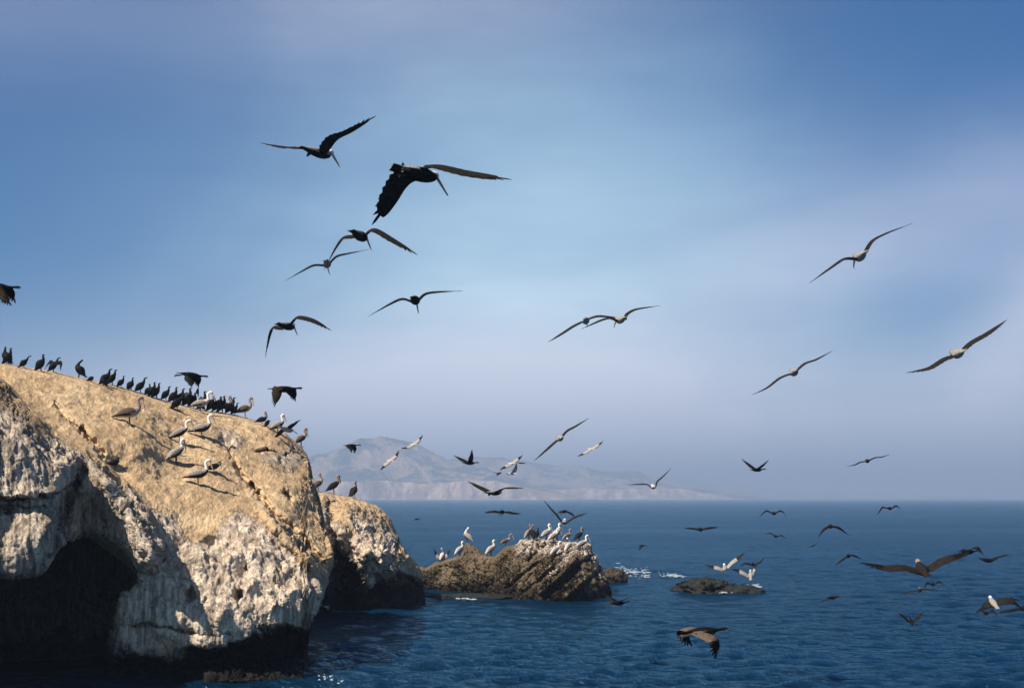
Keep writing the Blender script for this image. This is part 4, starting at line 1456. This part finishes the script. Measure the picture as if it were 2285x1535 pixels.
fly('cormorant', 1049, 1033, 46, 62, [(1043, 1031, .1), (1034, 1026, .2), (1018, 1018, .3)], [(1051, 1029, -.1), (1053, 1018, -.2), (1054, 1009, -.2)],
    'black cormorant with raised wings flying right before the hazy slopes', tw=.1, bill=(1070, 1034), cw=1.35)
fly('pelican', 1103, 1099, 54, 42, [(1095, 1098), (1080, 1090), (1067, 1084), (1053, 1077)], [(1111, 1095), (1125, 1090), (1140, 1088), (1159, 1088)],
    'pelican skimming the far shoreline with white head and dark belly', tw=.2, bill=(1120, 1101), wt='brown', wu='brown')
fly('cormorant', 1120, 1142, 58, 8, [(1113, 1141), (1104, 1140), (1095, 1141), (1087, 1142)], [(1126, 1141), (1136, 1142), (1146, 1144), (1157, 1145)],
    'black cormorant with level wings just below the horizon left of the islet birds', tw=.5, feet=True)
fly('cormorant', 931, 1158, 20, 40, [(929, 1159), (920, 1163)], [(934, 1156), (940, 1156)], 'tiny dark bird far out over the water right of the headland', tw=.2)
fly('pelican', 1260, 1164, 50, 2, [(1252, 1160), (1242, 1148), (1232, 1137), (1219, 1122)], [(1268, 1161), (1278, 1156), (1288, 1151), (1302, 1146)],
    'pelican landing on the islet with both wings raised in a wide V', tw=.25, wu='brown', wt='brown')
fly('cormorant', 1259, 1141, 44, 20, [(1254, 1140), (1249, 1141), (1245, 1145)], [(1265, 1139), (1273, 1144), (1282, 1151)],
    'black cormorant flying behind the raised wings of the landing pelican', tw=.5, feet=True)
fly('cormorant', 1381, 1345, 62, 62, [(1374, 1341, .1), (1364, 1334, .2), (1352, 1327, .3)], [(1386, 1341, -.1), (1398, 1335, -.2), (1413, 1328, -.3)],
    'black cormorant with upswept wings low over the water at the right foot of the islet', tw=.3, bill=(1411, 1346), feet=True)
fly('palepelican', 1458, 1086, 46, 2, [(1452, 1084), (1444, 1081), (1430, 1080), (1406, 1081)], [(1462, 1081), (1467, 1074), (1477, 1065), (1492, 1050)],
    'pale pelican over the faint hill point with its right wing steeply raised', tw=.1, wt='brown', wu='brown')
fly('cormorant', 1690, 1048, 50, 62, [(1686, 1046, .1), (1673, 1037, .2), (1660, 1027, .3)], [(1694, 1045, -.1), (1703, 1038, -.2), (1712, 1030, -.3)],
    'black cormorant with wings in a V above the right horizon', tw=.1, bill=(1707, 1048), cw=1.1)
fly('darkpelican', 1936, 1028, 42, 6, [(1929, 1029), (1918, 1032), (1907, 1037), (1896, 1039)], [(1943, 1025), (1953, 1021), (1965, 1020), (1978, 1016)],
    'dark pelican gliding low in the hazy sky at far right', tw=.1, look='darkpelican')
for args in [
    ('cormorant', 1727, 1145, 46, 4, [(1721, 1141), (1712, 1139), (1705, 1142), (1698, 1149)], [(1733, 1141), (1741, 1139), (1749, 1143), (1753, 1151)], 'cormorant with arched wings over the bright water streak below the horizon', .4),
    ('cormorant', 1986, 1134, 44, 4, [(1979, 1131), (1970, 1131), (1965, 1136), (1960, 1144)], [(1992, 1130), (1999, 1128), (2006, 1132), (2010, 1142)], 'cormorant with hooked wings closest under the horizon at the right', .5),
    ('cormorant', 1563, 1181, 52, -10, [(1556, 1180), (1545, 1178), (1533, 1178)], [(1570, 1178), (1583, 1177), (1598, 1176)], 'cormorant with flat straight wings over water above the weedy rocks', .5),
    ('cormorant', 1853, 1174, 58, 10, [(1845, 1174), (1837, 1181), (1829, 1193)], [(1860, 1173), (1873, 1177), (1888, 1188)], 'cormorant with broad drooping wings over open water right of centre', .6),
    ('cormorant', 1731, 1196, 38, 4, [(1727, 1193), (1720, 1189), (1710, 1190)], [(1736, 1195), (1744, 1194), (1752, 1200)], 'small cormorant with wavy wings beneath the one over the bright streak', .4),
    ('cormorant', 1815, 1217, 22, 30, [(1812, 1218), (1805, 1220)], [(1818, 1216), (1825, 1211)], 'tiny cormorant to the lower left of the broad-winged drooping one', .4),
    ('cormorant', 1433, 1217, 24, 80, [(1431, 1219, -.1), (1427, 1227, -.2)], [(1434, 1218, .1), (1437, 1217, .3)], 'tiny brown bird flapping over water right of the islet top', .2),
    ('cormorant', 1680, 1259, 48, 10, [(1673, 1257), (1665, 1256), (1656, 1259)], [(1687, 1258), (1695, 1254), (1704, 1245)], 'black cormorant flying between two pale pelicans above the weedy rocks', .5),
    ('cormorant', 1858, 1333, 46, 60, [(1852, 1334, .1), (1840, 1339, .2), (1824, 1344, .3)], [(1863, 1331, -.1), (1866, 1329, -.2), (1870, 1330, -.3)], 'dark cormorant gliding right over water, wing trailing to the lower left', .4),
    ('cormorant', 1893, 1240, 52, 20, [(1886, 1243), (1877, 1250), (1867, 1258)], [(1899, 1237), (1907, 1239), (1918, 1244)], 'cormorant turning with wings drooped left of the long-winged dark pelican', .5),
    ('cormorant', 2207, 1250, 56, 62, [(2202, 1248, .1), (2196, 1246, .2), (2189, 1245, .3)], [(2212, 1247, -.1), (2228, 1242, -.2), (2246, 1237, -.3)], 'black cormorant nearest the right edge below the crossing birds', .5),
    ('cormorant', 2082, 1303, 48, 4, [(2075, 1299), (2068, 1300), (2063, 1311)], [(2089, 1299), (2097, 1297), (2105, 1307)], 'cormorant with m-shaped wings below the long-winged dark pelican', .5),
    ('cormorant', 2080, 1234, 15, 40, [(2077, 1236), (2073, 1238)], [(2083, 1234), (2088, 1233)], 'tiny dark speck of a bird right above the long wing of the dark pelican', .4),
    ('cormorant', 2200, 1367, 52, 4, [(2195, 1362), (2188, 1359), (2178, 1367)], [(2207, 1363), (2215, 1361), (2226, 1373)], 'black cormorant with hooked wings below the white-headed pelican', .6),
    ('cormorant', 2281, 1357, 56, 4, [(2272, 1357), (2255, 1361), (2232, 1365)], [(2290, 1356), (2300, 1360), (2312, 1366)], 'black cormorant cut off by the right edge of the picture', .6),
    ('cormorant', 2258, 1336, 46, 10, [(2253, 1335), (2249, 1336), (2244, 1340)], [(2263, 1334), (2269, 1337), (2275, 1343)], 'dark cormorant just behind the right wing of the white-headed pelican', .4),
]:
    fly(*args[:-1], tw=args[-1])
fly('cormorant', 2162, 1231, 60, 66, [(2156, 1228, .1), (2148, 1226, .25), (2141, 1229, .4)], [(2166, 1226, -.1), (2180, 1221, -.3), (2191, 1232, -.4)],
    'black cormorant crossing the right wingtip of the long-winged dark pelican', tw=.4, bill=(2182, 1232), cw=1.1)
fly('cormorant', 2033, 1386, 50, 6, [(2029, 1382), (2018, 1376), (2006, 1368)], [(2038, 1382), (2048, 1376), (2056, 1368)],
    'black cormorant with raised wings in a V low over the dark water', tw=.5, pitch=22, body=1.0)
fly('palepelican', 1617, 1268, 44, 10, [(1611, 1267), (1603, 1266), (1593, 1264), (1581, 1261)], [(1623, 1261), (1632, 1254), (1643, 1246), (1656, 1236)],
    'pale pelican flying over the weedy rock hump, one wing raised', tw=.35, wt='silver', wu='brown', pitch=16, look='pelican')
fly('palepelican', 1675, 1283, 44, 10, [(1668, 1281), (1659, 1277), (1650, 1273), (1640, 1270)], [(1679, 1278), (1681, 1273), (1683, 1268), (1685, 1263)],
    'pale pelican landing at the right end of the green rock shelf', tw=.35, wt='silver', wu='brown', pitch=20, look='pelican')
fly('darkpelican', 2058, 1271, 108, 6, [(2044, 1267), (2015, 1264), (1975, 1264), (1937, 1257)], [(2071, 1261), (2100, 1249), (2126, 1241), (2149, 1234)],
    'large dark pelican spreading very long wings low over the water', tw=.2, pitch=10, look='darkpelican', wt='brown')
fly('darkpelican', 2052, 1317, 42, 20, [(2046, 1318), (2036, 1319), (2024, 1321), (2011, 1324)], [(2058, 1315), (2066, 1314), (2075, 1315), (2085, 1315)],
    'dark pelican skimming the waves under the m-winged cormorant', tw=.12)
fly('pelican', 2217, 1345, 62, 4, [(2209, 1345), (2204, 1346), (2199, 1349), (2193, 1353)], [(2229, 1341), (2245, 1337), (2262, 1341), (2276, 1352)],
    'white-headed pelican flying away over the water at the right', tw=.5, pitch=15, wt='brown', look='greypelican')
fly('cormorant', 1572, 1408, 122, 72, [(1565, 1412, -.12), (1590, 1422, -.3), (1600, 1440, -.45), (1600, 1453, -.5)], [(1556, 1405, .1), (1536, 1402, .25), (1528, 1412, .4), (1538, 1428, .5)],
    'nearest low cormorant, brown wing swept down over the blue water', tw=.1, bill=(1630, 1414), wt='tawny', wu='black', cw=1.4, feet=True, look='cormorant')
fly('youngpelican', 640, 958, 62, 30, [(630, 962), (624, 968), (616, 975)], [(646, 955), (655, 948), (664, 942)],
    'flying pelican half hidden behind a standing pelican on the cliff brow', tw=.1, dz=12, wt='brown', pitch=-10)

# ------------------------------------------------------------------ cormorants on the ridge
RC = 'cormorants standing along the cliff ridge'
for hx, hy, fx, fy, az, tilt, lab in [
    (10, 773, 13, 811, -75, .85, 'cormorant at the left end of the ridge facing left'),
    (23, 776, 18, 813, 75, .85, 'cormorant back to back with the leftmost one, facing right'),
    (66, 793, 53, 822, 80, .55, 'hunched bulky cormorant alone, third from the left end of the ridge'),
    (95, 790, 91, 829, 80, .85, 'slim cormorant standing just left of the wing-drying one'),
    (188, 802, 176, 843, -100, .75, 'lone tall cormorant looking back left in the gap of the ridge'),
    (228, 842, 230, 862, -80, .9, 'small cormorant peering from behind the left cormorant of a trio'),
    (246, 822, 235, 861, 75, .6, 'foremost cormorant of the trio right of the gap'),
    (257, 824, 250, 860, 60, .8, 'thin-necked cormorant at the right of the trio past the gap'),
    (276, 838, 270, 865, 75, .6, 'low-bodied cormorant just right of the trio'),
    (296, 842, 292, 871, 95, .95, 'stocky upright cormorant between the low one and a large pair'),
    (324, 841, 313, 876, 75, .55, 'large cormorant with thick neck before the middle of the ridge'),
    (333, 856, 331, 879, 80, .8, 'cormorant partly behind the large thick-necked one'),
    (344, 852, 340, 883, 80, .85, 'left of two slim cormorants close together mid ridge'),
    (355, 854, 349, 886, 95, .85, 'right of two slim cormorants close together mid ridge'),
    (378, 861, 370, 891, 80, .7, 'cormorant leading the dense right-hand crowd on its left'),
    (393, 863, 387, 894, 80, .75, 'cormorant second into the dense crowd, head just above a flat back'),
    (409, 866, 401, 896, 80, .7, 'cormorant in the dense crowd right below the low-flying cormorant'),
    (415, 875, 395, 916, 75, .55, 'cormorant stepping out in front of the dense crowd'),
    (424, 865, 419, 900, 85, .85, 'tall cormorant in the dense crowd left of the raised dark wing'),
    (449, 884, 446, 902, -80, .8, 'short cormorant in the crowd just behind the white-headed pelican tail'),
    (456, 872, 452, 904, 80, .85, 'cormorant standing right behind the large pale-backed pelican'),
    (475, 868, 473, 906, 80, .9, 'cormorant head showing over the neck of the pale-backed pelican'),
    (492, 871, 487, 905, 80, .8, 'cormorant between two pelican heads on the ridge'),
    (500, 883, 496, 908, 80, .85, 'smaller cormorant just left of the brown-necked pelican'),
    (522, 886, 515, 918, 80, .85, 'cormorant right behind the brown-necked pelican'),
    (530, 898, 524, 925, 80, .85, 'cormorant between the brown-necked and the upright grey pelican'),
    (602, 938, 597, 954, 80, .9, 'lone cormorant among the pelicans on the cliff brow'),
]:
    stand('cormorant', hx, hy, fx, fy, lab, az, tilt, group=RC)
stand('cormorant', 131, 797, 119, 831, 'cormorant drying its half-open wings on the left of the ridge', 75, .7, group=RC,
      spread=([(113, 806, .15), (106, 812, .3), (100, 824, .35)], [(131, 808, -.15), (137, 810, -.3), (136, 822, -.3)]))
stand('cormorant', 434, 876, 431, 899, 'cormorant holding one dark wing up in the dense crowd', 80, .7, group=RC,
      spread=([(438, 874, .1), (441, 868, .15), (443, 882, .2)], [(430, 884, -.1), (426, 888, -.2), (424, 895, -.2)]))
stand('cormorant', 207, 846, 203, 853, 'resting cormorant showing only its back over the ridge gap', 80, .1, group=RC, size=.5)
stand('gull', 260, 1018, 255, 1043, 'small dark young gull alone low on the tan slope', 60, .5)

# ------------------------------------------------------------------ pelicans on the cliff
PC = 'pelicans standing on the cliff'
for kind, hx, hy, fx, fy, az, tilt, bl, look, lab in [
    ('pelican', 470, 873, 448, 920, 80, .10, 'down', 'palepelican', 'large pale-backed pelican in front of the crowded cormorants'),
    ('pelican', 512, 883, 503, 922, 80, .10, 'down', 'darkpelican', 'brown-necked pelican right of the pale-backed one on the ridge'),
    ('pelican', 559, 886, 547, 932, 75, .35, 'tucked', 'youngpelican', 'upright grey-brown pelican standing clear right of the ridge crowd'),
    ('pelican', 591, 918, 585, 950, 85, .25, 'down', 'darkpelican', 'dark pelican half hidden by the cliff brow left of the lone cormorant'),
    ('pelican', 630, 924, 620, 967, 70, .45, 'down', 'pelican', 'white-necked pelican on the brow with a flying pelican behind it'),
    ('pelican', 681, 955, 672, 994, 70, .65, 'tucked', 'youngpelican', 'last pelican at the right end of the cliff top, neck erect'),
    ('pelican', 312, 884, 289, 948, 80, .10, 'tucked', 'youngpelican', 'grey-necked pelican alone on the left of the tan slope'),
    ('pelican', 421, 936, 400, 988, 75, .50, 'down', 'pelican', 'pelican leaning forward at the left of the two upper slope pelicans'),
    ('pelican', 469, 924, 450, 978, 80, .15, 'down', 'pelican', 'pelican with dark level back at the right of the two upper slope pelicans'),
    ('pelican', 405, 979, 393, 1034, 60, .60, 'tucked', 'pelican', 'upright grey pelican below the two upper slope pelicans'),
    ('pelican', 463, 1025, 442, 1082, 80, .08, 'down', 'pelican', 'lowest pelican on the slope, white S-shaped neck and level brown back'),
    ('pelican', 488, 1028, 477, 1058, 75, .25, 'tucked', 'darkpelican', 'brown pelican with lowered head behind the lowest slope pelican'),
    ('pelican', 712, 1056, 710, 1094, 80, .75, 'tucked', 'youngpelican', 'pelican half hidden behind the cliff end on the far lobe'),
    ('pelican', 754, 1060, 745, 1102, 70, .65, 'tucked', 'darkpelican', 'dark pelican in the middle of three on the far lobe'),
    ('pelican', 794, 1073, 790, 1112, 20, .80, 'tucked', 'darkpelican', 'white-headed pelican facing away at the right end of the far lobe'),
]:
    stand(kind, hx, hy, fx, fy, lab, az, tilt, bl, look, group=PC)

# ------------------------------------------------------------------ birds on the islet
PI_ = 'pelicans on the rock islet'
for kind, hx, hy, fx, fy, az, tilt, bl, look, lab in [
    ('pelican', 1045, 1177, 1042, 1208, -60, .70, 'tucked', 'palepelican', 'pelican on the small pinnacle at the left of the islet'),
    ('pelican', 1032, 1208, 1026, 1240, 60, .75, 'down', 'palepelican', 'pelican just below and left of the one on the pinnacle'),
    ('pelican', 1102, 1205, 1096, 1240, 60, .75, 'tucked', 'palepelican', 'white-necked pelican alone in the saddle of the islet'),
    ('pelican', 1141, 1191, 1129, 1219, 75, .40, 'down', 'youngpelican', 'brown pelican left of the white guano cap, back level'),
    ('pelican', 1183, 1170, 1180, 1203, 60, .75, 'down', 'youngpelican', 'left of two brown pelicans standing pressed together on the islet'),
    ('pelican', 1191, 1170, 1187, 1204, -50, .75, 'down', 'darkpelican', 'right of two brown pelicans standing pressed together on the islet'),
    ('pelican', 1226, 1169, 1220, 1203, 70, .70, 'down', 'palepelican', 'cream-headed pelican right of the islet cormorant'),
    ('pelican', 1249, 1168, 1243, 1205, 60, .75, 'down', 'palepelican', 'pelican right under the landing pelican on the islet'),
    ('pelican', 1248, 1177, 1235, 1210, 65, .60, 'down', 'palepelican', 'large pale pelican leaning below the landing pelican, tail to the left'),
    ('pelican', 1273, 1180, 1266, 1206, 70, .50, 'tucked', 'youngpelican', 'brown pelican right of the landing pelican, neck stretched up'),
    ('pelican', 1299, 1177, 1293, 1208, 70, .70, 'down', 'darkpelican', 'dark brown pelican with long bill near the right end of the islet'),
    ('pelican', 1311, 1194, 1300, 1226, 70, .45, 'down', 'palepelican', 'white-necked pelican at the right end of the islet top'),
    ('pelican', 1263, 1200, 1269, 1232, 50, .80, 'down', 'palepelican', 'pale pelican facing the camera below the islet crest'),
    ('pelican', 1251, 1208, 1240, 1241, 65, .60, 'down', 'palepelican', 'lowest pelican on the islet, bending over the pale rock'),
]:
    stand(kind, hx, hy, fx, fy, lab, az, tilt, bl, look, group=PI_)
stand('cormorant', 1201, 1178, 1198, 1203, 'black cormorant among the pelicans on the islet top', 70, .9)
stand('pelican', 985, 1223, 987, 1250, 'pelican flapping both pale wings at the left end of the islet', 20, .85, 'down', 'palepelican', group=PI_,
      spread=([(981, 1243, 0), (975, 1237, 0), (971, 1229, 0)], [(991, 1243, 0), (997, 1237, 0), (1002, 1229, 0)]))
print('birds', count)
